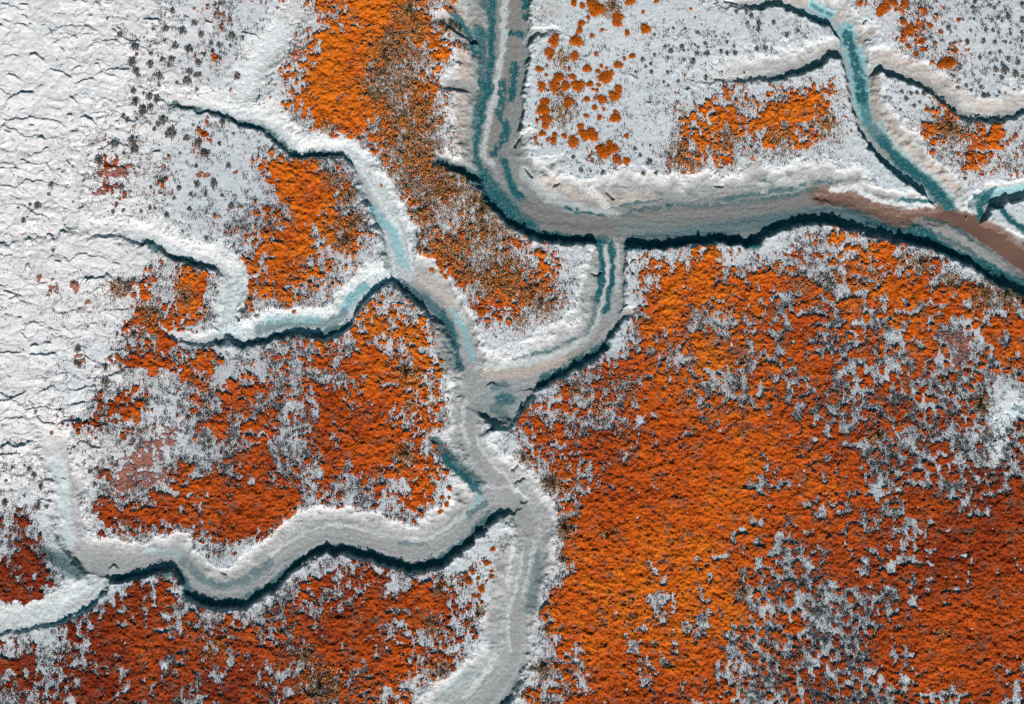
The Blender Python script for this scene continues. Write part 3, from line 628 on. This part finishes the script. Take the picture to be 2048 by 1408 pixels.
# ------------------------------------------------------------------ brown water in the wide creek
def ribbon(pts, width, zlev):
    P = [(p[0] + (p[0] - CX) * .008, p[1] + (p[1] - CY) * .008, p[2]) for p in pts]
    co = []; q = []
    for i, p in enumerate(P):
        a_ = P[max(0, i - 1)]; b_ = P[min(len(P) - 1, i + 1)]
        dx, dy = b_[0] - a_[0], b_[1] - a_[1]; L = math.hypot(dx, dy)
        nx, ny = -dy / L, dx / L
        for s_ in (-1, 0, 1):
            co.append((wx(p[0] + s_ * nx * width), wy(p[1] + s_ * ny * width), zlev - 0.14 * max(0.0, 1 - i / 3.5)))
        if i:
            for s_ in (0, 1):
                b0 = (i - 1) * 3 + s_; q.append((b0, b0 + 3, b0 + 4, b0 + 1))
    return np.array(co, F), np.array(q)
wm = bpy.data.materials.new("turbid_brown_water"); wm.use_nodes = True
b = wm.node_tree.nodes["Principled BSDF"]
b.inputs["Roughness"].default_value = .45
nz = wm.node_tree.nodes.new("ShaderNodeTexNoise"); nz.inputs["Scale"].default_value = 5.0; nz.inputs["Detail"].default_value = 5
rp = wm.node_tree.nodes.new("ShaderNodeValToRGB")
rp.color_ramp.elements[0].position = .3; rp.color_ramp.elements[0].color = (.135, .070, .050, 1)
rp.color_ramp.elements[1].position = .75; rp.color_ramp.elements[1].color = (.20, .108, .080, 1)
wm.node_tree.links.new(nz.outputs["Fac"], rp.inputs[0]); wm.node_tree.links.new(rp.outputs[0], b.inputs["Base Color"])
wc, wq_ = ribbon(BROWN[3:], 24, -0.555)
water = link("water", make_mesh("water", wc, wq_), wm)
tag(water, kind="structure")

# ------------------------------------------------------------------ ground covers
def blades(P, length, width, tilt, col, rnd, tri_only=True):
    """thin upright triangles: P (n,3) base points; returns verts, tris, colours"""
    n = len(P)
    yaw = rnd.random(n) * 2 * np.pi; az = rnd.random(n) * 2 * np.pi
    tl = tilt[0] + (tilt[1] - tilt[0]) * rnd.random(n)
    L = length[0] + (length[1] - length[0]) * rnd.random(n)
    W = width[0] + (width[1] - width[0]) * rnd.random(n)
    side = np.stack([np.cos(yaw), np.sin(yaw), np.zeros(n)], -1) * (W / 2)[:, None]
    tip = P + np.stack([np.sin(tl) * np.cos(az), np.sin(tl) * np.sin(az), np.cos(tl)], -1) * L[:, None]
    v = np.stack([P - side, P + side, tip], 1).reshape(-1, 3)
    t = np.arange(3 * n, dtype=np.int32).reshape(-1, 3)
    return v, t, np.repeat(col, 3, axis=0)

def leaves(P, size, rnd, col, flatness=0.5):
    """small diamond leaves in random attitudes"""
    n = len(P)
    nrm = rnd.normal(size=(n, 3)); nrm[:, 2] = np.abs(nrm[:, 2]) + flatness
    nrm /= np.linalg.norm(nrm, axis=1)[:, None]
    r = rnd.normal(size=(n, 3)); u = np.cross(nrm, r); u /= np.linalg.norm(u, axis=1)[:, None]
    w = np.cross(nrm, u)
    s_ = (size[0] + (size[1] - size[0]) * rnd.random(n))[:, None]
    v = np.stack([P - u * s_, P + w * s_ * .5, P + u * s_, P - w * s_ * .5], 1).reshape(-1, 3)
    q = np.arange(4 * n, dtype=np.int32).reshape(-1, 4)
    return v, q, np.repeat(col, 4, axis=0)

def mat_mesh(name, v, thick, colour, zfine, n_leaf, leafcol, rnd, lsize=(.025, .055)):
    """a low mat of plants: a bumpy skin where v > 0, its rim tucked into the ground, with loose leaves over it"""
    t = np.clip(v / 0.14, 0, 1)
    zz = z + np.where(v > 0, thick * t ** .6 + zfine * (.35 + .65 * t), -0.05)
    zl = np.maximum(zz, z) - 0.012
    on = v > -0.012
    face = on[1:, :-1] & on[1:, 1:] & on[:-1, 1:] & on[:-1, :-1] & ((v[1:, :-1] > 0) | (v[:-1, 1:] > 0) | (v[1:, 1:] > 0) | (v[:-1, :-1] > 0))
    fi, fj = np.nonzero(face)
    use = np.zeros((NY, NX), bool)
    for di in (0, 1):
        for dj in (0, 1): use[fi + di, fj + dj] = True
    remap = np.full(NY * NX, -1, np.int32); sel = np.flatnonzero(use.ravel()); remap[sel] = np.arange(len(sel), dtype=np.int32)
    q = np.stack([remap[idx[fi + 1, fj]], remap[idx[fi + 1, fj + 1]], remap[idx[fi, fj + 1]], remap[idx[fi, fj]]], -1)
    co_ = np.stack([wx(GX), wy(GY), zz], -1).reshape(-1, 3)[sel]
    cc = colour.reshape(-1, 3)[sel]
    pr = np.where(v > 0, 1.0, np.where(v > -.16, .75 * np.exp(np.clip(v, -1, 0) / .05), 0)) * (np.random.default_rng(3).random(v.shape) if False else 1.0)
    cs = np.cumsum(pr.ravel().astype(np.float64)); cand = np.clip(np.searchsorted(cs, rnd.random(n_leaf) * cs[-1]), 0, NX * NY - 1)
    P = np.stack([wx(GX.ravel()[cand]), wy(GY.ravel()[cand]), zl.ravel()[cand] + .012], -1) + rnd.normal(0, .02, (n_leaf, 3)) * np.array([1, 1, .35])
    lv, lq, lc = leaves(P, lsize, rnd, leafcol(cand, rnd))
    me = make_mesh(name, np.concatenate([co_, lv]), np.concatenate([q, lq + len(co_)]), None, np.concatenate([cc, lc]))
    return me, zz

OR_B = C3(.56, .088, .005); OR_D = C3(.22, .026, .005); OR_Y = C3(.68, .155, .007)
fine_a = pn(GX / 4.2, GY / 3.6, 101) ; fine_b = pn(GX / 8, GY / 6.5, 102); fine_c = pn(GX / 2.6, GY / 2.4, 103)
ridge = 1 - np.abs(fbm(GX, GY * 1.3, 34, 3, 105, .6)) * 5
tonev = np.clip(TONE * 1.3 - .17 + .8 * n_big + .6 * n_mid + .35 * fine_b + .25 * fine_a, 0, 1.1)
ocol = mix(np.broadcast_to(OR_D, (NY, NX, 3)).copy(), OR_B, np.clip(tonev / .72, 0, 1))
ocol = mix(ocol, OR_Y, sstep(.70, 1.1, tonev))
# browner, half bare plants at the thin edges
ocol = mix(ocol, C3(.20, .10, .055), sstep(.16, .0, v_or) * .6)
ocol = mix(ocol, C3(.20, .105, .07), sstep(.16, .36, fbm(GX, GY, 30, 3, 108, .7) * 1.4 + .25 * (SC - .5)) * .7)
diag = pn((GX + .7 * GY) / 26, (GY - .7 * GX) / 9, 109)
lump = pn(GX / 17, GY / 14, 110)
zf = .032 * fine_a + .06 * fine_b + .016 * fine_c + .09 * lump + .08 * n_mid + .022 * np.clip(ridge, -1, 1) + .035 * diag
def oleaf(c, rnd):
    k = np.clip(tonev.ravel()[c] + rnd.normal(.05, .22, len(c)), 0, 1.15)[:, None]
    return (OR_D + (OR_B - OR_D) * np.clip(k / .72, 0, 1) + (OR_Y - OR_B) * np.clip((k - .7) / .4, 0, 1)).astype(F)
r1 = np.random.default_rng(21)
me, z_or = mat_mesh("orange_groundcover", v_or, .075, ocol, zf, 230000, oleaf, r1)
oc = link("orange_groundcover", me, M_orange)
tag(oc, "rust orange fleshy ground cover spreading in broad patches over the white flats", "ground cover", kind="stuff")

PK_A = C3(.36, .115, .085)
pcol = mix(np.broadcast_to(PK_A, (NY, NX, 3)).copy(), C3(.50, .24, .18), np.clip(.4 + fine_b + fine_a, 0, 1))
me, z_pk = mat_mesh("pink_groundcover", v_pk, .03, pcol, .018 * fine_a + .012 * fine_c, 9000, lambda c, r: (PK_A * (0.7 + .8 * r.random((len(c), 1)))).astype(F), r1, (.02, .04))
pc = link("pink_groundcover", me, M_orange)
tag(pc, "thin pinkish red ground cover in faded patches among the orange plants", "ground cover", kind="stuff")

top = np.where(v_or > 0, np.maximum(z, z_or), z)

# grey brown dead scrub in the gaps
def sample(prob, n, rnd):
    p = prob.ravel().astype(np.float64); cs = np.cumsum(p); k = np.searchsorted(cs, rnd.random(n) * cs[-1])
    k = np.clip(k, 0, NX * NY - 1)
    return GX.ravel()[k] + rnd.uniform(-.75, .75, n), GY.ravel()[k] + rnd.uniform(-.75, .75, n), k
wl_s, wl_id = worley(GX + 5 * n_fine + 4 * fine_a, GY + 5 * n_fine + 4 * fine_b, 12, 9)
clump = sstep(.62, .25, wl_s) * (wl_id < .7)
orloc = sstep(.10, .35, O)
gap = np.where(v_or > 0.05, .03 + .20 * sstep(.4, .85, SC) * sstep(.98, .75, O), 1.0)
ps = SC ** 1.25 * bankcut * (orloc * (0.25 + clump) * gap + (1 - orloc) * clump * .55) * sstep(-.35, .25, fbm(GX, GY, 60, 3, 131))
inframe = ((GX > -60) & (GX < 2108) & (GY > -50) & (GY < 1458))
ps = ps * inframe * (1 - .9 * bare)
r2 = np.random.default_rng(33)
X, Y, k = sample(ps, 320000, r2)
P = np.stack([wx(X), wy(Y), top.ravel()[k] - .01], -1)
g = r2.random(len(P))[:, None]
scol = np.where(g < .46, C3(.040, .055, .056), np.where(g < .78, C3(.17, .145, .145), C3(.38, .35, .36))) * (0.7 + .6 * r2.random((len(P), 1)))
v1, t1, c1 = blades(P[:70000], (.05, .12), (.02, .045), (.3, 1.3), scol[:70000], r2)
v2, q2, c2 = leaves(P[70000:] + np.array([0, 0, .07]) * r2.random((250000, 1)), (.02, .046), r2, scol[70000:] * .95, .25)
me = make_mesh("dead_scrub", np.concatenate([v2, v1]), q2, t1 + len(v2), np.concatenate([c2, c1]), smooth=False)
ds = link("dead_scrub", me, M_leaf)
tag(ds, "grey brown dead scrub speckling the bare gaps between orange plants", "scrub", kind="stuff")

# straw and green grass spikes
GR = [(815,28,26,9),(832,58,24,9),(790,92,34,9),(770,118,30,10),(762,150,26,12),(800,110,34,6),(757,186,28,9),(838,120,20,4),(800,160,36,6),(838,215,34,5),(800,240,36,7),(852,246,26,8),(815,290,40,7),(850,310,36,7),(884,332,30,7),(850,360,42,7),(884,384,42,8),(922,372,36,8),(950,402,32,10),(964,424,26,10),(786,350,14,4),(850,432,26,5),(834,474,22,7),(700,452,18,8),(714,440,12,6),(692,484,16,7),(664,362,14,6),(698,388,16,8),(708,392,8,6),(900,500,34,5),(960,452,36,7),(990,464,34,6),(1000,522,36,5),(978,562,34,6),(932,540,26,7),(1022,562,30,5),(1062,590,26,8),(1082,612,26,8),(1042,640,16,4),(962,484,28,5),(1226,14,14,10),(1216,26,10,6),(1126,118,18,7),(1122,188,10,5),(1126,226,22,6),(1360,298,16,8),(1354,318,16,9),(1384,334,12,5),(1456,282,18,5),(1652,250,18,6),(1556,272,20,5),(1840,528,14,8),(1852,530,10,6),(1805,520,8,4),(1742,552,10,5),(1600,575,12,5),(1968,590,24,9),(2012,588,22,8),(2044,600,16,7),(1900,562,14,5),(1894,262,20,8),(1920,268,14,7),(1148,778,14,5),(1200,816,14,5),(1260,782,14,5),(1046,918,14,8),(1106,968,18,8),(1132,1060,16,7),(1126,1120,10,5),(1084,1336,16,8),(1092,1262,8,5),(1488,868,8,4),(1247,870,10,4),(1756,874,12,6),(1962,812,16,9),(812,748,18,6),(820,808,10,4),(810,908,18,7),(642,1372,30,9),(612,1312,18,6),(655,1345,14,6),(860,1250,14,6),(884,1344,18,7),(880,1176,14,6),(956,1228,10,7),(720,1236,8,4),(250,1085,10,5),(276,1006,6,3),(440,1295,14,5),(420,1310,10,4),(1218,1188,6,3),(1264,1230,6,3),(1205,1070,8,3),(1485,1180,14,5),(1480,1370,10,4),(1880,1266,10,4),(240,576,18,6),(372,590,18,5),(300,630,18,5),(905,45,18,8),(650,256,12,5)]
pg = np.zeros((NY, NX), F)
for (x, y, r, w_) in GR:
    j0, j1 = np.searchsorted(gx1, [x - 2.2 * r, x + 2.2 * r]); i0, i1 = np.searchsorted(gy1, [y - 2.2 * r, y + 2.2 * r])
    sl = (slice(i0, i1), slice(j0, j1))
    d2 = ((GX[sl] - x) ** 2 + (GY[sl] - y) ** 2) / (r * r)
    pg[sl] = np.maximum(pg[sl], w_ / 9.0 * np.exp(-1.1 * d2))
wl_g, _ = worley(GX, GY, 9, 12)
pg = pg ** 1.2 * sstep(.6, .25, wl_g) * bankcut * inframe
X, Y, k = sample(pg, 20000, r2)
P = np.stack([wx(X), wy(Y), top.ravel()[k] - .02], -1)
g = r2.random(len(P))[:, None]
gcol = np.where(g < .30, C3(.030, .060, .045), np.where(g < .42, C3(.09, .11, .06), np.where(g < .70, C3(.58, .36, .14), C3(.60, .22, .07)))) * (.75 + .5 * r2.random((len(P), 1)))
v1, t1, c1 = blades(P, (.09, .24), (.02, .045), (.1, .9), gcol, r2)
pf = np.zeros((NY, NX), F)
for (x, y, r, w_) in GR:
    j0, j1 = np.searchsorted(gx1, [x - 2.4 * r, x + 2.4 * r]); i0, i1 = np.searchsorted(gy1, [y - 2.4 * r, y + 2.4 * r])
    sl = (slice(i0, i1), slice(j0, j1))
    pf[sl] = np.maximum(pf[sl], np.exp(-.9 * ((GX[sl] - x) ** 2 + (GY[sl] - y) ** 2) / (r * r)))
pf = pf * bankcut * inframe * sstep(-.25, .2, fbm(GX, GY, 14, 3, 141, .8))
X, Y, k = sample(pf, 45000, r2)
P = np.stack([wx(X), wy(Y), top.ravel()[k] + .01 + .05 * r2.random(len(X))], -1)
g = r2.random(len(P))[:, None]
fcol = np.where(g < .42, C3(.58, .20, .05), np.where(g < .72, C3(.62, .40, .26), np.where(g < .86, C3(.60, .42, .14), C3(.04, .075, .06)))) * (.75 + .5 * r2.random((len(P), 1)))
lv, lq, lc = leaves(P, (.02, .05), r2, fcol, .6)
me = make_mesh("grass", np.concatenate([lv, v1]), lq, t1 + len(lv), np.concatenate([lc, c1]), smooth=False)
gs = link("grass", me, M_leaf)
tag(gs, "straw yellow and dark green spiky grass among the orange plants", "grass", kind="stuff")

# ------------------------------------------------------------------ single shrubs, tussocks and grass clumps
def shrub_mesh(seed):
    r = np.random.default_rng(seed)
    nb = 46
    a = r.random(nb) * 2 * np.pi; rr = np.sqrt(r.random(nb)) * .86
    lob = 1 + .22 * np.sin(a * 3 + seed) + .15 * np.sin(a * 5 + 2 * seed)
    hz = (1 - rr ** 2) ** .5 * .72 * (0.7 + .5 * r.random(nb))
    tips = np.stack([rr * lob * np.cos(a), rr * lob * np.sin(a), hz], -1)
    V = []; T = []; CC = []; Q = []
    off = 0
    for tp in tips:               # woody branches from the root
        d = tp / np.linalg.norm(tp); s_ = np.cross(d, [0, 0, 1.0]); s_ = s_ / (np.linalg.norm(s_) + 1e-6) * .03
        base = np.array([0, 0, -.05]) + r.normal(0, .06, 3) * [1, 1, 0]
        V += [base - s_, base + s_, tp]; T.append((off, off + 1, off + 2)); off += 3
        CC += [C3(.10, .075, .06)] * 3
    P = np.repeat(tips, 9, 0) + r.normal(0, .10, (nb * 9, 3)) * [1, 1, .7]
    P[:, 2] = np.maximum(P[:, 2], .02)
    k = r.random(len(P))[:, None]
    lc = np.where(k < .30, C3(.045, .062, .058), np.where(k < .72, C3(.19, .145, .12), C3(.32, .27, .24))) * (.75 + .6 * r.random((len(P), 1)))
    lv, lq, lcc = leaves(P, (.07, .15), r, lc, .35)
    V = np.array(V, F)
    return make_mesh("shrub", np.concatenate([lv, V]), lq, np.array(T) + len(lv), np.concatenate([lcc, np.array(CC)]), smooth=False)

def tussock_mesh(seed):
    r = np.random.default_rng(seed)
    n = 34
    ths = np.linspace(0, 2 * np.pi, n, endpoint=False)
    outl = 1 + .16 * np.sin(2 * ths + seed) + .13 * np.sin(3 * ths + 2.1 * seed) + .09 * np.sin(7 * ths + seed * .7) + r.normal(0, .05, n)
    V = [(0, 0, .42)]; T = []; Q = []
    radii = (.2, .42, .62, .8, .93, 1.0); hs = (.41, .39, .34, .26, .13, -.12)
    for rad, h in zip(radii, hs):
        for i in range(n):
            V.append((outl[i] * rad * math.cos(ths[i]), outl[i] * rad * math.sin(ths[i]), h + r.normal(0, .045) * (h > 0)))
    for i in range(n): T.append((0, 1 + i, 1 + (i + 1) % n))
    for k_ in range(len(radii) - 1):
        for i in range(n):
            a_ = 1 + k_ * n + i; b_ = 1 + k_ * n + (i + 1) % n
            Q.append((a_, a_ + n, b_ + n, b_))
    V = np.array(V, F)
    vc = OR_D + (OR_Y - OR_D) * np.clip(.75 + r.normal(0, .25, (len(V), 1)), 0, 1.1)
    P = V[1:][r.integers(0, 6 * n, 420)] * (1 + np.abs(r.normal(0, .12, (420, 1)))) + r.normal(0, .07, (420, 3)); P[:, 2] = np.maximum(P[:, 2], 0.0) + .04
    lv, lq, lc = leaves(P, (.06, .13), r, (OR_D + (OR_Y - OR_D) * np.clip(.78 + r.normal(0, .3, (420, 1)), 0, 1.15)).astype(F), .6)
    return make_mesh("tussock", np.concatenate([V, lv]), np.concatenate([np.array(Q), lq + len(V)]), np.array(T), np.concatenate([vc, lc]))

def clump_mesh(seed):
    r = np.random.default_rng(seed)
    n = 70
    P = r.normal(0, .30, (n, 3)) * [1, 1, 0]
    g_ = r.random(n)[:, None]
    cc = np.where(g_ < .45, C3(.030, .060, .048), np.where(g_ < .65, C3(.09, .11, .06), C3(.52, .33, .12)))
    v_, t_, c_ = blades(P, (.5, 1.25), (.06, .13), (.05, .6), cc, r)
    return make_mesh("grass_clump", v_, None, t_, c_, smooth=False)

SHRUBS = [shrub_mesh(s_) for s_ in range(1, 8)]
TUSS = [tussock_mesh(s_) for s_ in range(1, 8)]
CLUMPS = [clump_mesh(s_) for s_ in range(1, 6)]
M_shrub = M_leaf
for me in SHRUBS: me.materials.append(M_leaf)
for me in TUSS: me.materials.append(M_orange)
for me in CLUMPS: me.materials.append(M_leaf)

def put(protos, name, X, Y, r_px, label, cat, group, hscale=1.0, sink=.02):
    o = bpy.data.objects.new(name, random.choice(protos))
    scene.collection.objects.link(o)
    zz = float(grid_at(top, np.array([X]), np.array([Y]))[0])
    o.location = (wx(X), wy(Y), zz - sink)
    o.rotation_euler = (0, 0, random.uniform(0, 6.28))
    r_ = r_px * S
    o.scale = (r_ * random.uniform(.9, 1.12), r_ * random.uniform(.9, 1.12), r_ * hscale * random.uniform(.85, 1.15))
    tag(o, label, cat, group)
    return o

def quad(ox, oy, lst): return [(ox + a_ / 4, oy + b_ / 4, c_ / 4) for a_, b_, c_ in lst]
SH = {}
SH['flat_nw'] = quad(0, 0, [(1465,255,35),(1610,280,30),(1555,190,28),(1330,235,28),(1090,390,38),(1400,375,32),(1515,400,40),(1690,350,22),(1855,290,28),(1750,360,22),(1060,510,40),(1205,520,35),(1300,480,25),(1375,480,30),(1590,505,28),(1090,580,32),(1110,605,20),(1275,615,28),(1235,600,18),(1520,580,30),(1570,605,25),(1500,650,35),(1415,660,18),(1095,440,20),(1210,435,18),(965,290,25),(1230,235,18),(860,155,12),(1945,300,20),(1895,620,30),(1600,600,20),(1575,715,20),(1275,685,18),(1845,370,18),(1380,90,25),(1760,30,20),(1640,450,14),(1350,530,18)])
SH['flat_w'] = quad(0, 0, [(1070,735,28),(1150,750,18),(1195,775,35),(1255,805,28),(1090,820,35),(1145,890,42),(1205,865,30),(990,930,20),(1020,970,20),(1090,945,15),(1310,970,38),(1265,995,25),(1235,1040,18),(1370,1070,50),(1490,1110,30),(1065,1140,40),(925,1165,32),(1080,1205,38),(995,1230,20),(1590,1150,38),(1640,1240,42),(1755,1150,22),(800,1300,40),(800,1400,22),(1780,985,25),(1830,1330,25),(1440,1225,14),(1570,1330,20),(1545,1000,15)]) \
 + quad(0, 352, [(1575,70,28),(1710,65,35),(1430,100,25),(1525,150,20),(1645,150,22),(1395,180,20),(1775,155,16),(1200,255,18),(1240,260,18),(985,275,20),(1130,285,18),(905,290,20),(1335,320,25),(1515,265,22),(1850,245,30),(1650,300,14),(1460,440,14),(1650,500,18),(975,90,25),(1945,420,20)])
SH['salt_w'] = quad(0, 352, [(305,240,32),(240,230,18),(395,145,22),(580,205,12),(195,365,22),(150,255,14),(410,75,25),(430,600,18)])
SH['mid_w'] = quad(0, 352, [(625,1390,30),(1080,1285,25),(955,840,25),(1030,895,35),(1640,1160,20),(1970,1070,20)]) + quad(0, 704, [(610,85,25),(640,110,25),(850,245,35),(845,130,25),(1540,200,25),(1520,250,35),(285,475,18),(410,650,18),(540,775,15),(720,960,20),(800,970,20),(760,1060,18)])
SH['sw'] = quad(0, 704, [(240,940,25),(275,985,25),(330,1080,25),(45,1210,30),(200,1150,15),(105,925,15),(50,1030,18),(315,1240,25),(375,1240,20)])
SH['top_mid'] = quad(1024, 0, [(1270,415,22),(1360,380,25),(1375,405,15),(1225,375,16),(1480,430,22),(1560,430,24),(1670,420,20),(1720,435,18),(1785,430,22),(1490,380,15),(1545,350,18),(1465,360,16),(1775,375,16),(1140,280,15),(1215,160,10),(1370,160,10),(1465,140,12),(1290,225,12),(1385,230,12),(1490,265,15),(1630,290,14),(1720,340,15),(1730,275,12),(1795,95,20),(1875,95,20),(1915,130,22),(1880,185,20),(1975,190,25),(1970,240,22),(2030,390,22),(1960,400,22),(1445,495,28),(1375,480,15),(1550,625,22),(1915,660,18),(1330,655,16),(1215,655,14),(1250,685,14),(1070,535,14),(1110,510,16),(1045,480,22),(1140,440,18),(1245,465,16),(1245,580,18),(1115,580,20),(990,575,12),(745,375,12),(1680,575,12),(1860,575,14),(1690,660,12),(1810,630,14)]) + quad(1536, 0, [(45,185,22),(150,285,20),(240,250,20)])
SH['bend'] = quad(1024, 0, [(490,1260,22),(1095,1300,28),(730,1380,25),(1050,1390,20),(1150,1385,20),(550,1360,18),(1025,1245,18),(630,1370,12),(1105,1165,14),(1045,1160,10),(920,1320,15),(985,1190,20)])
SH['ne'] = quad(1536, 0, [(1655,20,20),(1770,45,18),(1850,20,14),(2035,35,22),(1640,65,22),(1640,100,15),(1810,65,18),(1900,80,14),(1920,135,22),(2030,155,22),(1840,145,20),(1870,170,12),(1800,155,12),(1740,150,10),(1940,170,10),(1650,155,12),(1560,160,12),(1720,200,12),(1740,245,14),(1800,245,18),(1935,235,14),(2030,260,20),(1940,270,16),(1845,265,12),(1620,245,15),(1660,285,10),(1720,335,22),(1595,340,25),(1815,340,20),(1880,330,10),(1900,340,14),(1940,345,12),(2030,330,14),(1855,415,18),(1775,430,18),(1695,465,20),(1920,475,25),(1995,505,25),(1870,500,14),(1820,560,25),(1895,570,35),(1980,600,32),(2035,610,20),(1870,625,22),(1810,600,12),(1520,700,20),(1585,690,18),(1625,725,18),(1700,700,16),(1720,750,18),(1760,770,22),(1725,770,25),(1850,740,16),(1975,710,20),(1920,680,12),(1900,740,14),(1830,770,12),(1440,225,22),(1380,255,14),(1300,300,16),(1445,390,14),(1490,375,10)])
SH['ne_low'] = quad(1536, 0, [(1070,735,18),(1145,750,18),(1190,745,18),(1105,795,22),(1215,820,14),(1245,755,22),(1300,745,16),(1020,865,12),(1060,880,14),(1170,850,18)])
SHLAB = {
 'flat_nw': ("small dark shrub on the pale flat above the topmost left creek", "shrubs above the topmost left creek"),
 'flat_w': ("small dark shrub on the pale flat between the two upper left creeks", "shrubs between the two upper left creeks"),
 'salt_w': ("dark shrub on the cracked white salt near the left edge", "shrubs on the cracked salt"),
 'mid_w': ("dark shrub among scattered orange plants below the middle left creek", "shrubs below the middle left creek"),
 'sw': ("dark green shrub on white ground left of the pale lower left gully", "shrubs left of the pale gully"),
 'top_mid': ("tiny dark round shrub on the pale flat between the top creek and the teal creek", "shrubs between the top creek and the teal creek"),
 'bend': ("tiny dark shrub on the white rim inside the bend of the widest creek", "shrubs inside the bend of the widest creek"),
 'ne': ("tiny grey green shrub on the pale flat in the upper right corner", "shrubs in the upper right corner"),
 'ne_low': ("tiny dark shrub on the pale tongue right of the teal creek", "shrubs on the tongue right of the teal creek"),
}
SPECIAL = {('flat_w', 5): "large double dark shrub just under the start of the topmost left creek",
           ('flat_w', 22): "lone dark leafy shrub standing furthest west on the pale left flat",
           ('flat_w', 13): "widest dark shrub on the pale flat, with a two lobed crown",
           ('salt_w', 0): "largest dark shrub with reddish base on the cracked white salt"}
for key, lst in SH.items():
    for i, (x, y, r_) in enumerate(lst):
        lab, grp = SHLAB[key]
        put(SHRUBS, "shrub", x, y, r_ * .95, SPECIAL.get((key, i), lab), "shrub", grp, 1.0)

TU = {}
TU['bend'] = quad(1024, 0, [(495,25,30),(563,45,26),(640,40,52),(690,75,58),(655,105,30),(945,10,42),(1155,10,20),(845,140,44),(840,180,42),(555,185,30),(540,240,30),(920,265,25),(1070,232,45),(640,285,20),(335,325,55),(515,330,50),(300,415,40),(500,450,40),(960,450,25),(900,470,18),(850,520,35),(215,555,28),(600,550,35),(715,530,18),(755,545,15),(690,570,22),(735,622,50),(775,608,48),(460,550,20),(370,625,40),(490,615,25),(275,600,18),(235,690,40),(340,690,46),(425,690,40),(530,685,55),(625,675,25),(695,680,20),(850,715,35),(820,770,46),(720,795,40),(600,795,25),(660,860,25),(260,820,44),(250,880,50),(450,820,50),(275,950,42),(270,1000,35),(240,1070,30),(330,1125,30),(340,1080,25),(420,1090,25),(490,1135,48),(550,1010,30),(570,1075,44),(640,1080,56),(825,945,45),(825,895,20),(700,940,25),(735,940,12),(595,925,22),(730,1215,60),(800,1190,48),(780,1140,25),(915,1085,25),(840,1275,40),(920,1285,30),(1380,600,13),(1050,95,18),(1430,70,15),(720,240,18),(755,240,10),(610,140,20),(670,430,20),(650,715,15),(735,875,15)])
TU['ne'] = quad(1536, 0, [(740,25,28),(930,60,48),(900,100,40),(1010,30,30),(1095,30,38),(1080,180,28),(1140,240,46),(1090,260,34),(1235,325,28),(1300,205,26),(1380,255,20),(1405,65,14),(1430,490,42),(1450,520,36),(1390,520,34),(1500,400,24),(1605,400,14),(1525,160,22),(1120,370,24),(1180,430,22),(1595,345,18),(1545,330,12)])
TU['south'] = quad(0, 0, [(899*4,977*4,22),(884*4,995*4,22),(898*4,996*4,14),(892*4,1008*4,24),(880*4,1023*4,24),(986*4,1098*4,24),(975*4,1126*4,26),(983*4,1142*4,18),(983*4,1154*4,22),(945*4,1143*4,24),(956*4,1157*4,20),(937*4,1163*4,26),(931*4,1150*4,20),(963*4,1178*4,36),(948*4,1192*4,24),(957*4,1191*4,20),(963*4,1205*4,16),(972*4,1114*4,10),(960*4,1127*4,12)])
TU['point'] = quad(512, 352, [(1410,745,24),(1485,765,22),(1515,800,26),(300,1075,24),(570,965,14),(1800,1095,34),(800,460,18),(1000,70,14)])
TULAB = {'bend': ("rounded orange tussock on the pale flat right of the top creek", "orange tussocks right of the top creek"),
 'ne': ("dark orange tussock on the pale flat above the teal creek's right branch", "orange tussocks in the upper right corner"),
 'south': ("small brownish orange tussock on the bare white point beside the lower creek", "tussocks on the bare points beside the lower creek"),
 'point': ("single orange tussock on the white rim of a creek in the middle", "tussocks on the white creek rims")}
for key, lst in TU.items():
    for x, y, r_ in lst:
        lab, grp = TULAB[key]
        put(TUSS, "orange_tussock", x, y, r_ * .92, lab, "tussock", grp, .95 if r_ < 8 else .7, .015)

# larger grass clumps one can tell apart
GC = [(905,45,9),(912,52,8),(920,58,8),(900,42,7),(762,146,8),(770,120,8),(757,186,7),(783,95,8),(820,22,8),(950,402,8),(964,424,8),(700,392,9),(694,482,9),(704,450,8),(834,474,8),(1226,12,8),(1046,916,9),(1106,966,10),(1130,1058,9),(1085,1336,10),(1962,812,11),(1756,872,10),(1968,590,9),(2014,588,9),(1842,526,9),(812,750,9),(810,908,9),(640,1376,10),(655,1350,9),(884,1344,9),(956,1228,8),(1126,1120,8),(1272,1230,6),(1215,1074,6),(1485,1180,7),(1082,612,8),(1064,592,8),(880,1176,8),(1900,262,8),(612,1312,8)]
for x, y, r_ in GC:
    put(CLUMPS, "grass_clump", x, y, r_, "clump of dark green and straw grass spikes rising above the orange plants", "grass clump", "grass clumps above the orange plants", 1.5)

print("objects", len(bpy.data.objects), "ground verts", len(allco))
